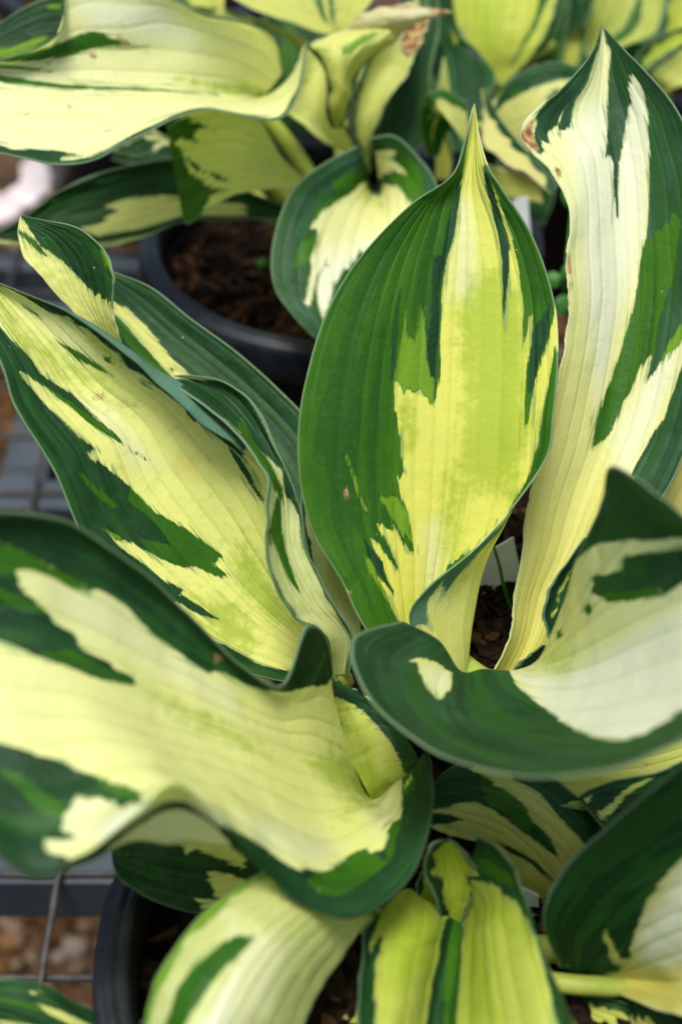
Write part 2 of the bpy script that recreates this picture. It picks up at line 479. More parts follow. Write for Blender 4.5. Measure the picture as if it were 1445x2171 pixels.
def leaf(plant, rows, layers=(), base=(YEL, YEL), veins=13, veinamt=1.0, jag=12.0, mottle=0.3, flip=False,
         crown=None, ctrl=None, prad=0.0042, step=5.0, label=None, wave=1.0, petiole=True, ragged=0.0, rimw=4.5, bloom=.35, pet='cont', pcol=None):
    leaf_count[0] += 1
    r = np.random.default_rng(100 + leaf_count[0])
    K = np.array(rows, float)                       # rows x cols x (px,py,d)
    wid = np.linalg.norm(np.diff(K[..., :2], axis=1), axis=-1).sum(1).max()
    lng = np.linalg.norm(np.diff(K[..., :2], axis=0), axis=-1).sum(0).max()
    nu = int(np.clip(wid / step, 16, 200)); nv = int(np.clip(lng / step, 20, 300))
    tu, tv = np.linspace(0, 1, nu), np.linspace(0, 1, nv)
    G1, _ = hermite(K, tu, 1)
    kseg = np.linalg.norm(np.diff(K[..., :2], axis=1), axis=-1).mean(0)
    knots = np.concatenate([[0], np.cumsum(np.maximum(kseg, 1e-3))]); knots /= knots[-1]
    S, _ = hermite(G1, tv, 0)                       # nv x nu x 3
    px, dep = S[..., :2], S[..., 2]
    if ragged:
        rg = smooth_noise(nv, 70, r) + 0.6 * smooth_noise(nv, 160, r)
        px = px.copy(); px[:, 0, 0] += ragged * rg; px[:, 1, 0] += ragged * rg * .5
    P = unproj(px, dep)
    # normals facing the camera
    du = np.gradient(P, axis=1); dv = np.gradient(P, axis=0)
    N = np.cross(du, dv)
    N /= np.linalg.norm(N, axis=2)[..., None] + 1e-12
    view = np.array([0, 0, CAM_H]) - P
    if (N * view).sum() < 0: N = -N; fl = True
    else: fl = False
    # corrugation along the veins and slight puckering, in metres
    fade = np.minimum(1, 6 * np.minimum(tu, 1 - tu))[None, :] * np.minimum(1, 7 * np.minimum(tv, 1 - tv))[:, None]
    tw = tu + 0.035 * np.sin((tu - .5) * 2 * np.pi) + 0.012 * np.sin(tu * 21 + leaf_count[0] * 7.3)
    rib = np.abs(np.sin(np.pi * tw * veins))[None, :]
    P = P + N * (fade * (-0.00018) * (rib ** 3) * min(veinamt, 1.0))[..., None]
    puck = sum(np.outer(smooth_noise(nv, c, r), smooth_noise(nu, c2, r)) for c, c2 in ((9, 5), (16, 8), (26, 12)))
    edgef = 0.35 + 0.65 * (np.abs(2 * tu - 1) ** 2)[None, :]
    P = P + N * (np.minimum(1, 7 * np.minimum(tv, 1 - tv))[:, None] * puck * 0.0007 * wave * edgef)[..., None]
    # paint lookup: shift along the veins so that streak ends are ragged
    cells = r.uniform(-1, 1, 400)
    jd = 0.6 * cells[(tu * 46).astype(int)] + 0.4 * cells[200 + (tu * 110).astype(int)]
    px_l = np.empty_like(px)
    for j in range(nu):
        vv = np.clip(tv + jag * jd[j] / lng, 0, 1)
        px_l[:, j, 0] = np.interp(vv, tv, px[:, j, 0]); px_l[:, j, 1] = np.interp(vv, tv, px[:, j, 1])
    Q = px_l.reshape(-1, 2); n = len(Q)
    FAR = -60.0
    lime = np.zeros(n)
    sd = {k: np.full(n, FAR) for k in 'AGBK'}
    bc = (np.array(base[0])[None, :] * (1 - tv[:, None]) + np.array(base[1])[None, :] * tv[:, None])
    bc = np.repeat(bc[:, None, :], nu, 1).reshape(-1, 3) * np.array([1.0, 1.02, 0.90])
    stk = np.repeat((0.7 * smooth_noise(nu, 9, r) + 0.5 * smooth_noise(nu, 30, r))[None, :], nv, 0).reshape(-1)
    stk += 0.5 * np.outer(smooth_noise(nv, 7, r), smooth_noise(nu, 12, r)).reshape(-1)
    Umap = np.repeat(tu[None, :], nv, 0).reshape(-1); Vmap = np.repeat(tv[:, None], nu, 1).reshape(-1)
    arcw = np.linalg.norm(np.diff(px, axis=1), axis=-1)
    arc = np.concatenate([np.zeros((nv, 1)), np.cumsum(arcw, 1)], 1)
    edge = np.minimum(arc, arc[:, -1:] - arc).reshape(-1)
    for lay in layers:
        tone = lay[0]
        if tone == 'M':                              # margin band: ('M', tone, px left, px right)
            tone = lay[1]
            w1 = lay[2] * (1 + 0.35 * smooth_noise(nv, 14, r) + 0.2 * smooth_noise(nv, 40, r))[:, None]
            w2 = lay[3] * (1 + 0.35 * smooth_noise(nv, 14, r) + 0.2 * smooth_noise(nv, 40, r))[:, None]
            s = np.maximum(w1 - arc if lay[2] else np.full_like(arc, FAR), w2 - (arc[:, -1:] - arc) if lay[3] else np.full_like(arc, FAR)).reshape(-1)
        elif tone == 'COL':                          # band along one control column: ('COL', tone, column, half width px, v0, v1)
            tone, ci, hw, v0, v1 = lay[1:6]
            j = int(np.argmin(np.abs(tu - knots[ci])))
            s = (hw * np.clip(np.minimum(tv - v0, v1 - tv) / 0.08, -1, 1)[:, None] - np.abs(arc - arc[:, j:j+1])).reshape(-1)
        elif tone == 'U':                            # streak in leaf coordinates: ('U', tone, u0, u1, v0, v1)
            tone, u0, u1, v0, v1 = lay[1:6]
            mw = arc[:, -1].max()
            cu = (Umap - (u0 + u1) / 2); hw = (u1 - u0) / 2
            tp = np.clip(np.minimum(Vmap - v0, v1 - Vmap) / (0.35 * (v1 - v0) + 1e-6), -1, 1)
            wob = np.repeat((0.25 * smooth_noise(nv, 18, r))[:, None], nu, 1).reshape(-1)
            s = (hw * (tp + wob * (tp > 0)) - np.abs(cu)) * mw
        else:
            s = sdf(lay[1], Q)
            if len(lay) > 2 and lay[2] is not None:  # limit to a band of u
                u0, u1 = lay[2]
                s = np.where((Umap >= u0) & (Umap <= u1), s, FAR)
        s = np.clip(s, FAR, 60)
        if tone in 'DGB':
            sd['A'] = np.maximum(sd['A'], s)
            for k in 'GB':
                sd[k] = np.maximum(sd[k], s) if k == tone else np.minimum(sd[k], -s)
        elif tone == 'K': sd['K'] = np.maximum(sd['K'], s)
        elif tone == 'Y':
            sd['A'] = np.minimum(sd['A'], -s)
        elif tone == 'L':
            lime = np.maximum(lime, np.clip((s + 30) / 75, 0, 1))
        elif tone in 'WCO':
            c = {'W': WHT, 'C': CRM, 'O': (0.66, 0.58, 0.12)}[tone]
            w = np.clip((s + 26) / 70 + 0.22 * stk * (s > -40), 0, 1); w = (w * w * (3 - 2 * w) * 0.85)[:, None]
            bc = bc * (1 - w) + np.array(c) * w
    # add a turned-down lip so that the margin has thickness
    lip = 0.00055
    Pl = P[:, :1] - N[:, :1] * lip; Pr = P[:, -1:] - N[:, -1:] * lip
    PP = np.concatenate([Pl, P, Pr], 1)
    pad = lambda a: np.concatenate([a.reshape(nv, nu, -1)[:, :1], a.reshape(nv, nu, -1), a.reshape(nv, nu, -1)[:, -1:]], 1)
    if fl != flip: PP = PP[:, ::-1]
    me = mesh_grid(PP)
    def put(name, a, typ='FLOAT'):
        a = pad(a)
        if fl != flip: a = a[:, ::-1]
        at = me.attributes.new(name, typ, 'POINT')
        if typ == 'FLOAT': at.data.foreach_set('value', a.reshape(-1).astype(np.float32))
        else:
            a4 = np.concatenate([a, np.ones(a.shape[:2] + (1,))], 2)
            at.data.foreach_set('color', a4.reshape(-1).astype(np.float32))
    put('sd_any', sd['A']); put('sd_green', sd['G']); put('sd_bright', sd['B']); put('sd_brown', sd['K'])
    put('edge', edge)
    put('basecol', bc, 'FLOAT_COLOR')
    one = np.ones(n)
    put('mottle', one * mottle); put('veins', one * veins); put('veinamt', one * veinamt)
    put('crossn', one * (lng / 7.0 * 2.2)); put('lime', lime); put('rimw', one * rimw); put('bloom', one * bloom); put('seed', one * leaf_count[0] * 7.3)
    uvl = me.uv_layers.new(name='leafuv')
    ua = np.repeat(np.concatenate([[0], tu, [1]])[None, :], nv, 0); va = np.repeat(tv[:, None], nu + 2, 1)
    if fl != flip: ua = ua[:, ::-1]
    li = np.empty(len(me.loops), np.int32); me.loops.foreach_get('vertex_index', li)
    uvl.data.foreach_set('uv', np.stack([ua.reshape(-1)[li], va.reshape(-1)[li]], -1).reshape(-1).astype(np.float32))
    o = link("leaf", me, MAT_LEAF, None)
    o.parent = plant
    o.matrix_parent_inverse = Matrix.Translation(plant.location).inverted()
    if label: o['label'] = label
    if petiole and crown is not None:
        c = np.array(crown, float)
        mid = nu // 2 if pcol is None else int(pcol * (nu - 1))
        if pet == 'down':                            # heart-shaped base: stalk leaves below the blade
            a0 = P[6, mid] - N[6, mid] * (prad * 1.3)
            k1 = a0 - N[6, mid] * 0.02 + np.array([0, 0, -0.35 * np.linalg.norm(c - a0)])
        else:
            a0 = P[0].mean(0) - N[0, mid] * (prad * 0.9)
            t0 = P[0].mean(0) - P[min(6, nv - 1)].mean(0)
            t0 /= np.linalg.norm(t0) + 1e-9
            k1 = a0 + t0 * np.linalg.norm(c - a0) * 0.35
        k2 = c + np.array([0, 0, 1.0]) * np.linalg.norm(c - a0) * 0.35
        tt = np.linspace(0, 1, 22)[:, None]
        path = (1-tt)**3 * a0 + 3*(1-tt)**2*tt * k1 + 3*(1-tt)*tt**2 * k2 + tt**3 * c
        rad = np.interp(np.linspace(0, 1, 22), [0, .12, .7, 1], [prad * .4, prad, prad, prad * 1.35])
        Vt, Ft = tube(path, rad, 10)
        pm = mesh_from(Vt, Ft)
        p = link("petiole", pm, MAT_PETIOLE, None)
        p.parent = o
    return o

# ------------------------------------------------------------------ ground below the bench
GZ = -0.34
gv, gf = [], []
NX, NY = 60, 80
for j in range(NY + 1):
    for i in range(NX + 1):
        x = -1.5 + 3.0 * i / NX; y = -0.6 + 3.6 * j / NY
        gv.append((x, y, GZ + 0.006 * math.sin(x * 13 + y * 7) * math.cos(y * 11 - x * 3)))
for j in range(NY):
    for i in range(NX):
        k = j * (NX + 1) + i
        gf.append((k, k + 1, k + NX + 2, k + NX + 1))
ground = tag(link("ground", mesh_from(gv, gf), MAT_GROUND), "brown earth and gravel ground under the wire bench", "ground", kind='structure')

def blob(r, c, size, flat=0.7, shard=False):
    """one low-poly irregular stone or chip"""
    base = np.array([(1,0,0),(-1,0,0),(0,1,0),(0,-1,0),(0,0,1),(0,0,-1),
                     (.6,.6,.5),(-.6,.6,.5),(.6,-.6,.5),(-.6,-.6,.5),(.6,.6,-.5),(-.6,.6,-.5),(.6,-.6,-.5),(-.6,-.6,-.5)], float)
    base = base * r.uniform(0.75, 1.25, (14, 1)) * np.array([size * r.uniform(.8, 1.4), size * r.uniform(.6, 1.1), size * flat])
    if shard: base *= np.array([r.uniform(.9, 1.7), r.uniform(.3, .7), 1.0])
    a, t = r.uniform(0, 6.28), r.normal(0, .5 if shard else .35)
    R = np.array(Matrix.Rotation(a, 3, 'Z') @ Matrix.Rotation(t, 3, 'X'))
    return base @ R.T + c
BF = [(4,6,7),(4,7,9),(4,9,8),(4,8,6),(5,11,10),(5,13,11),(5,12,13),(5,10,12),
      (0,6,8),(0,8,12),(0,12,10),(0,10,6),(1,9,7),(1,13,9),(1,11,13),(1,7,11),(2,7,6),(2,6,10),(2,10,11),(2,11,7),(3,8,9),(3,9,13),(3,13,12),(3,12,8)]
def scatter(name, mat, spots, sizes, flat, parent=None, shard=False):
    r = np.random.default_rng(len(spots))
    V, F = [], []
    for c, s in zip(spots, sizes):
        k = len(V)
        V.extend(blob(r, np.array(c), s, flat, shard).tolist())
        F.extend([(a + k, b + k, e + k) for a, b, e in BF])
    return link(name, mesh_from(V, F, not shard), mat, parent)
gs = [(random.uniform(-.75, .75), random.uniform(0.05, 1.5), GZ + random.uniform(0.0, .012)) for _ in range(24000)]
st = scatter("gravel", MAT_STONE, gs, [random.choice([.002, .003, .004, .005, .006, .007, .009]) * random.uniform(.8, 1.3) for _ in gs], .65)
tag(st, "loose brown and pale gravel stones lying under the wire bench", "gravel", kind='stuff')

# ------------------------------------------------------------------ wire bench
bench = empty("wire_bench", (0, 0.55, 0))
tag(bench, "dark wire mesh bench with grey cross rails carrying the pots", "bench")
def bench_part(name, V, F, mat, smooth=True):
    o = link(name, mesh_from(V, F, smooth), mat, bench)
    o.matrix_parent_inverse = Matrix.Translation(bench.location).inverted()
    return o
def box(x0, x1, y0, y1, z0, z1):
    V = [(x, y, z) for x in (x0, x1) for y in (y0, y1) for z in (z0, z1)]
    return V, [(0,1,3,2),(4,6,7,5),(0,4,5,1),(2,3,7,6),(0,2,6,4),(1,5,7,3)]
for k in range(26):
    x = -0.63 + 0.0505 * k
    V, F = tube([(x, -.1, -.0017), (x, 1.3, -.0017)], 0.0017, 8)
    bench_part("wire", V, F, MAT_WIRE)
for k in range(27):
    y = -0.05 + 0.0505 * k
    V, F = tube([(-.66, y, -.0049), (.66, y, -.0049)], 0.0017, 8)
    bench_part("wire", V, F, MAT_WIRE)
for y0, w in ((0.117, .024), (0.362, .024), (0.607, .024), (0.852, .024), (1.097, .024)):
    V, F = box(-.68, .68, y0 - w / 2, y0 + w / 2, -.034, -.0064)
    bench_part("rail", V, F, MAT_RAIL, False)
for x0 in (-.195, .36):
    V, F = box(x0 - .014, x0 + .014, -.12, 1.32, -.062, -.0342)
    bench_part("beam", V, F, MAT_RAIL, False)
for x0 in (-.195, .36):
    for y0 in (-.09, 1.28):
        V, F = box(x0 - .013, x0 + .013, y0 - .013, y0 + .013, GZ - .03, -.0622)
        bench_part("leg", V, F, MAT_RAIL, False)

# ------------------------------------------------------------------ pots with potting mix
POT_H = 0.17
def pot(x, y, R, label, soil_label, seed, soil_z=0.145, chips=900):
    p = empty("nursery_pot", (x, y, 0))
    tag(p, label, "plant pot", "black nursery pots on the bench")
    H = POT_H; b = R * 0.78
    prof = [(0.0, .0005), (b * .93, .0005), (b, .004), (R - .0075, H - .026), (R - .0072, H - .0215)]
    inn = [(R - .0095, H - .0215), (b - .004, .006), (0.0, .0055)]
    V, F = lathe(prof + inn)
    body = link("body", mesh_from(V, F), MAT_POT, p)
    rim = [(R - .0072, H - .0214), (R - .0012, H - .0205), (R - .0002, H - .016), (R, H - .0055), (R - .0006, H - .002), (R - .002, H - .0003),
           (R - .0032, H - .0010), (R - .0038, H - .0002), (R - .0066, H), (R - .0072, H - .0010), (R - .0078, H - .0003), (R - .0102, H - .0008),
           (R - .0112, H - .003), (R - .0122, H - .010), (R - .0118, H - .0213), (R - .0096, H - .0216)]
    V, F = lathe(rim, 128)
    link("rim", mesh_from(V, F), MAT_RIM, p)
    r = np.random.default_rng(seed)
    # potting mix: a lumpy disc and loose bark pieces on it
    ri = (R - .0095) - (R - .0095 - (b - .004)) * (H - .0215 - soil_z) / (H - .0275) - .0004
    V = [(0, 0, 0)]; F = []
    nr, ns = 14, 64
    for i in range(1, nr + 1):
        for j in range(ns):
            a = 2 * math.pi * j / ns; rr = ri * i / nr
            V.append((rr * math.cos(a), rr * math.sin(a), r.normal(0, .0016) if i < nr else -.002))
    for j in range(ns): F.append((0, 1 + j, 1 + (j + 1) % ns))
    for i in range(nr - 1):
        for j in range(ns):
            a0 = 1 + i * ns + j; a1 = 1 + i * ns + (j + 1) % ns
            F.append((a0, a0 + ns, a1 + ns, a1))
    s = link("potting_soil", mesh_from(V, F), MAT_SOIL)
    s.location = (x, y, soil_z)
    tag(s, soil_label, "soil", kind='stuff')
    spots = []
    for _ in range(chips):
        a = r.uniform(0, 6.283); rr = (ri - .006) * math.sqrt(r.uniform(0, 1))
        spots.append((rr * math.cos(a), rr * math.sin(a), r.uniform(.0, .0035)))
    c = scatter("bark_chip", MAT_CHIP, spots, r.choice([.0015, .0025, .0035, .005, .0075], chips) * r.uniform(.8, 1.2, chips), .28, s, True)
    c['kind'] = 'stuff'
    return p
POTS = dict(main=(.050, .405), front=(.0209, .219), back=(0.0, .606), right=(.19, .835), left=(-.13, .93))
pot(*POTS['main'], .093, "black plastic nursery pot under the upright striped central leaf", "brown bark potting mix below the upright central leaf", 11, chips=1500)
pot(*POTS['front'], .0935, "black plastic nursery pot with ridged rim beside the wire mesh, under overhanging pale leaf", "dark bark potting mix between the pale leaf and lime leaf", 12, chips=1300)
pot(*POTS['back'], .100, "black plastic nursery pot with curved rim behind the dark folded leaf", "shaded potting mix beside the heart shaped leaf", 13, chips=900)
pot(*POTS['right'], .095, "black plastic nursery pot almost hidden behind the tall white striped leaf", "potting mix hidden under the lime leaves behind", 14, chips=300)
pot(*POTS['left'], .100, "black plastic nursery pot in shade behind the pale wide leaf", "potting mix in the empty looking pot behind the pale leaf", 15, chips=300)

# ------------------------------------------------------------------ plants
def plant(key, label, z=0.145, off=(0, 0)):
    x, y = POTS[key]
    o = empty("hosta_plant", (x + off[0], y + off[1], z))
    tag(o, label, "plant", "variegated hostas in pots")
    return o
P_MAIN = plant('main', "hosta with the upright dark and yellow striped central leaf, wide leaves all round", off=(-.026, -.048))
P_FRONT = plant('front', "hosta with lime hanging leaf with dark midstripe, growing below the wide foreground leaves")
P_BACK = plant('back', "hosta with wide cream leaf and dark margined heart leaf, behind the folded dark leaf")
P_RIGHT = plant('right', "hosta of lime and cream leaves growing behind the tall white striped leaf")
def crown(p, dx=0, dy=0):
    l = p.location
    return (l.x + dx, l.y + dy, l.z - .004)
CM, CF, CB, CR = crown(P_MAIN), crown(P_FRONT), crown(P_BACK), crown(P_RIGHT)

# A: upright central leaf -------------------------------------------------------------------------
GA = [(1000,240),(978,384),(971,443),(959,512),(950,540),(935,626),(931,748),(933,803),(922,850),(916,862),(905,835),(888,826),(857,829),
      (834,812),(836,872),(847,921),(848,955),(857,1005),(842,1006),(850,1052),(862,1085),(868,1115),(878,1166),(864,1163),(850,1146),
      (828,1103),(834,1128),(812,1118),(797,1108),(830,1170),(851,1223),(835,1200),(800,1150),(783,1138),(812,1210),(834,1261),(812,1235),
      (795,1215),(822,1274),(842,1314),(870,1360),(700,1420),(560,1000),(600,700),(700,500),(900,380)]
leaf(P_MAIN, [
    row([(900,1440),(915,1445),(940,1450),(970,1450),(988,1440),(962,1438)], [492,500,508,506,496,482]),
    row([(776,1335),(830,1333),(885,1330),(950,1325),(1003,1295),(866,1312)], [487,492,500,502,490,468]),
    row([(725,1235),(800,1240),(880,1238),(955,1230),(1030,1190),(905,1244)], [486,490,498,500,489,468]),
    row([(668,1140),(770,1142),(880,1138),(985,1132),(1076,1098),(1010,1157)], [485,489,497,499,488,470]),
    row([(634,1007),(750,1003),(880,997),(1010,990),(1105,1000),(1154,975)], [483,488,496,497,488,479]),
    row([(633,900),(755,893),(885,886),(1015,885),(1110,890),(1172,885)], [482,487,495,496,488,480]),
    row([(655,775),(770,767),(890,760),(1020,760),(1115,765),(1181,770)], [482,487,495,496,489,482]),
    row([(700,645),(800,630),(905,620),(1020,620),(1110,625),(1171,630)], [484,488,495,496,490,484]),
    row([(768,540),(845,520),(925,505),(1015,500),(1080,500),(1126,498)], [486,490,495,496,491,486]),
    row([(880,428),(920,415),(955,400),(1000,400),(1030,402),(1061,398)], [488,491,496,497,492,487]),
    row([(955,376),(970,368),(983,360),(1000,358),(1015,358),(1036,362)], [489,492,497,497,493,488]),
    row([(985,300),(990,298),(997,296),(1005,295),(1010,295),(1016,295)], [494,495,498,498,495,494]),
    row([(1003,222),(1003.5,221),(1004,220),(1005,220),(1005.5,220.5),(1006,222)], [497]*2),
  ], layers=[
    ('L', T(6, [(150,500),(330,420),(430,600),(430,900),(380,1150),(250,1350),(120,1500),(140,1100),(160,800)])),
    ('L', T(5, [(1040,900),(1100,900),(1180,1050),(1160,1200),(1090,1230)])),
    ('L', T(6, [(150,420),(330,150),(440,420),(460,800),(420,1150),(280,1350),(60,1590),(90,1200),(170,800)])), ('L', [(1000,660),(1060,560),(1100,700),(1100,900),(1050,1000),(1000,900)]), ('L', [(940,1000),(975,1000),(985,1200),(945,1280)]),
    ('L', [(960,640),(1010,560),(1120,620),(1140,900),(1080,1060),(960,1020),(980,850)]), ('C', [(960,420),(1000,420),(1020,600),(1000,640),(950,640)]),
    ('C', T(8, [(1180,100),(1300,60),(1340,600),(1200,520)])),
    ('G', GA),
    ('B', T(5, [(1090,330),(1080,480),(1040,700),(1022,790),(1090,830),(1180,820),(1262,935),(1272,770),(1230,650),(1222,480),(1200,290),(1170,450),(1150,540),(1110,510)])),
    ('D', T(5, [(1340,0),(1300,250),(1290,550),(1275,760),(1245,740),(1225,640),(1240,450),(1255,250),(1262,0)])),
    ('D', T(5, [(1075,200),(1060,300),(1048,500),(1032,760),(1005,770),(1010,500),(1045,250)])),
    ('D', T(3, [(95,1110),(75,1280),(40,1480),(10,1590),(-30,1590),(10,1350),(60,1150)])),
    ('B', T(5, [(730,1230),(760,1290),(830,1480),(880,1585),(850,1585),(790,1450)])),
    ('B', T(5, [(990,1490),(1060,1500),(1105,1590),(1130,1750),(1060,1700),(1000,1590),(930,1480)])),
    ('B', T(8, [(845,285),(900,330),(930,420),(1000,560),(960,520),(880,400)])),
    ('D', T(8, [(850,190),(900,240),(960,330),(960,380),(1030,520),(990,480),(920,370),(870,290)])),
    ('D', T(3, [(222,990),(262,1080),(330,1300),(385,1500),(388,1640),(372,1800),(352,2010),(345,1880),(340,1590),(310,1420),(250,1180)])),
    ('G', T(3, [(236,1010),(275,1120),(345,1280),(405,1450),(432,1590)]) + T(6, [(432,10),(455,200),(472,320),(463,545),(480,540),(512,385),(530,380),(520,550),(490,700),(480,885),(486,1050),(500,1050),(530,850),(560,720),(612,540),(650,430),(662,300),(760,300),(640,-60)]) + T(3, [(420,1150),(300,1000)])),
    ('D', T(6, [(530,500),(600,330),(640,300),(620,470),(560,680),(535,840),(500,860),(495,720)])),
    ('G', T(6, [(662,560),(640,720),(610,850),(580,1020),(560,1170),(500,1370),(375,1570),(440,1620),(640,1290),(720,1000),(720,650)])),
    ('G', T(9, [(420,0),(230,190),(100,300),(-10,372),(-10,490),(60,410),(170,300),(310,150)]), (.6, 1)),
    ('G', T(8, [(1460,270),(1330,360),(1200,490),(1090,640),(1090,700),(1225,720),(1232,560),(1290,480),(1340,400),(1400,350),(1320,490),(1345,490),(1460,340)]), (.6, 1)),
    ('K', T(8, [(740,500),(755,505),(775,560),(760,560)])), ('K', T(5, [(722,1430),(738,1440),(742,1490),(728,1490)])),
  ], base=((.74,.72,.14), (.72,.73,.17)), veins=14, veinamt=.8, crown=CM, prad=.005, step=4.5, wave=.6,
  label="upright leaf, green half and yellow half with green streaks")

# B: tall white striped leaf ----------------------------------------------------------------------
leaf(P_MAIN, [
    row([(1049,1420),(1068,1424),(1090,1428),(1115,1428),(1135,1414)], [505,512,515,512,505]),
    row([(1080,1352),(1100,1354),(1125,1354),(1150,1350),(1170,1340)], [506,513,517,513,505]),
    row([(1093,1270),(1118,1268),(1150,1262),(1190,1255),(1220,1240)], [507,514,519,514,506]),
    row([(1110,1180),(1145,1176),(1190,1168),(1240,1155),(1280,1140)], [508,515,521,516,506]),
    row([(1118,1080),(1165,1070),(1225,1060),(1300,1045),(1385,1075)], [508,516,523,517,508]),
    row([(1150,940),(1205,930),(1275,920),(1365,910),(1456,945)], [509,517,525,519,508]),
    row([(1186,800),(1235,790),(1305,780),(1400,775),(1490,800)], [510,518,527,520,508]),
    row([(1206,650),(1255,635),(1325,620),(1420,615),(1510,640)], [512,520,529,522,510]),
    row([(1199,545),(1250,515),(1320,490),(1415,480),(1510,500)], [514,522,531,524,512]),
    row([(1207,440),(1248,405),(1316,380),(1405,372),(1495,385)], [516,524,533,526,515]),
    row([(1168,362),(1235,336),(1306,318),(1390,308),(1470,320)], [519,526,535,528,518]),
    row([(1102,286),(1190,264),(1292,248),(1370,240),(1440,245)], [522,529,537,530,520]),
    row([(1200,178),(1240,170),(1284,160),(1325,155),(1366,150)], [528,533,539,534,527]),
    row([(1254,112),(1264,108),(1283,102),(1303,100),(1322,106)], [534,537,541,537,533]),
    row([(1273,56),(1274,55),(1275,54),(1276,54),(1277,55)], [543]*2),
  ], layers=[
    ('O', T(6, [(640,700),(760,650),(740,900),(640,1300),(560,1590),(480,1590)])),
    ('W', T(6, [(720,-800),(1300,-1200),(1200,100),(1050,500),(930,900),(860,500),(800,0)])),
    ('W', T(6, [(1000,1100),(1250,650),(1445,500),(1440,700),(1130,1350),(1000,1300)])),
    ('D', T(3, [(960,120),(945,260),(900,400),(875,480),(860,520),(800,610),(770,700),(740,790),(692,822),(686,770),(740,650),(700,720),(650,800),(600,870),(575,945),(530,900),(560,700),(690,530),(880,310),(930,190)])),
    ('D', T(3, [(955,130),(975,250),(1010,310),(990,480),(985,650),(990,800),(980,950),(1005,960),(1022,1000),(1035,1350),(1050,1345),(1057,1000),(1090,800),(1130,610),(1110,520),(1135,450),(1160,470),(1205,570),(1230,680),(1242,900),(1240,1250),(1224,1590)])
        + T(6, [(1205,20),(1150,300),(1050,650),(915,1020),(895,1178),(970,1125),(1010,1080),(1080,910),(1130,840),(1190,690),(1220,640),(1265,610),(1245,700),(1225,770),(1290,690),(1320,640),(1390,590),(1460,490),(1900,100),(1900,-1400)]) + T(3, [(1200,100)])),
    ('G', T(6, [(1205,-60),(1150,300),(1050,650),(915,1020),(890,1185),(970,1128),(1010,1080),(1080,910),(1130,840),(1190,690),(1222,640),(1270,600),(1290,440),(1330,280),(1390,120),(1415,-60),(1440,-200),(1400,-260)])),
    ('B', T(6, [(1445,400),(1390,510),(1330,590),(1320,645),(1390,590),(1460,490)])),
    ('D', T(6, [(1470,600),(1370,880),(1345,960),(1290,1060),(1140,1340),(1250,1600),(1600,1300),(1600,500)])),
    ('K', T(3, [(425,835),(500,760),(555,715),(530,790),(545,880),(560,945),(500,900)])), ('K', T(3, [(660,1035),(690,1020),(705,1060),(690,1090)])),
    ('K', T(6, [(700,-30),(745,0),(772,125),(735,110),(715,60)])), ('K', T(6, [(760,150),(745,420),(715,640),(685,790),(670,760),(700,600),(720,300)])),
  ], base=((.70,.66,.17), (.76,.78,.46)), bloom=1.0, veins=10, veinamt=.5, crown=CM, prad=.005, step=4.5, wave=.8, ragged=2.2,
  label="tall leaf with white centre, grey green margin and browned ragged edge")

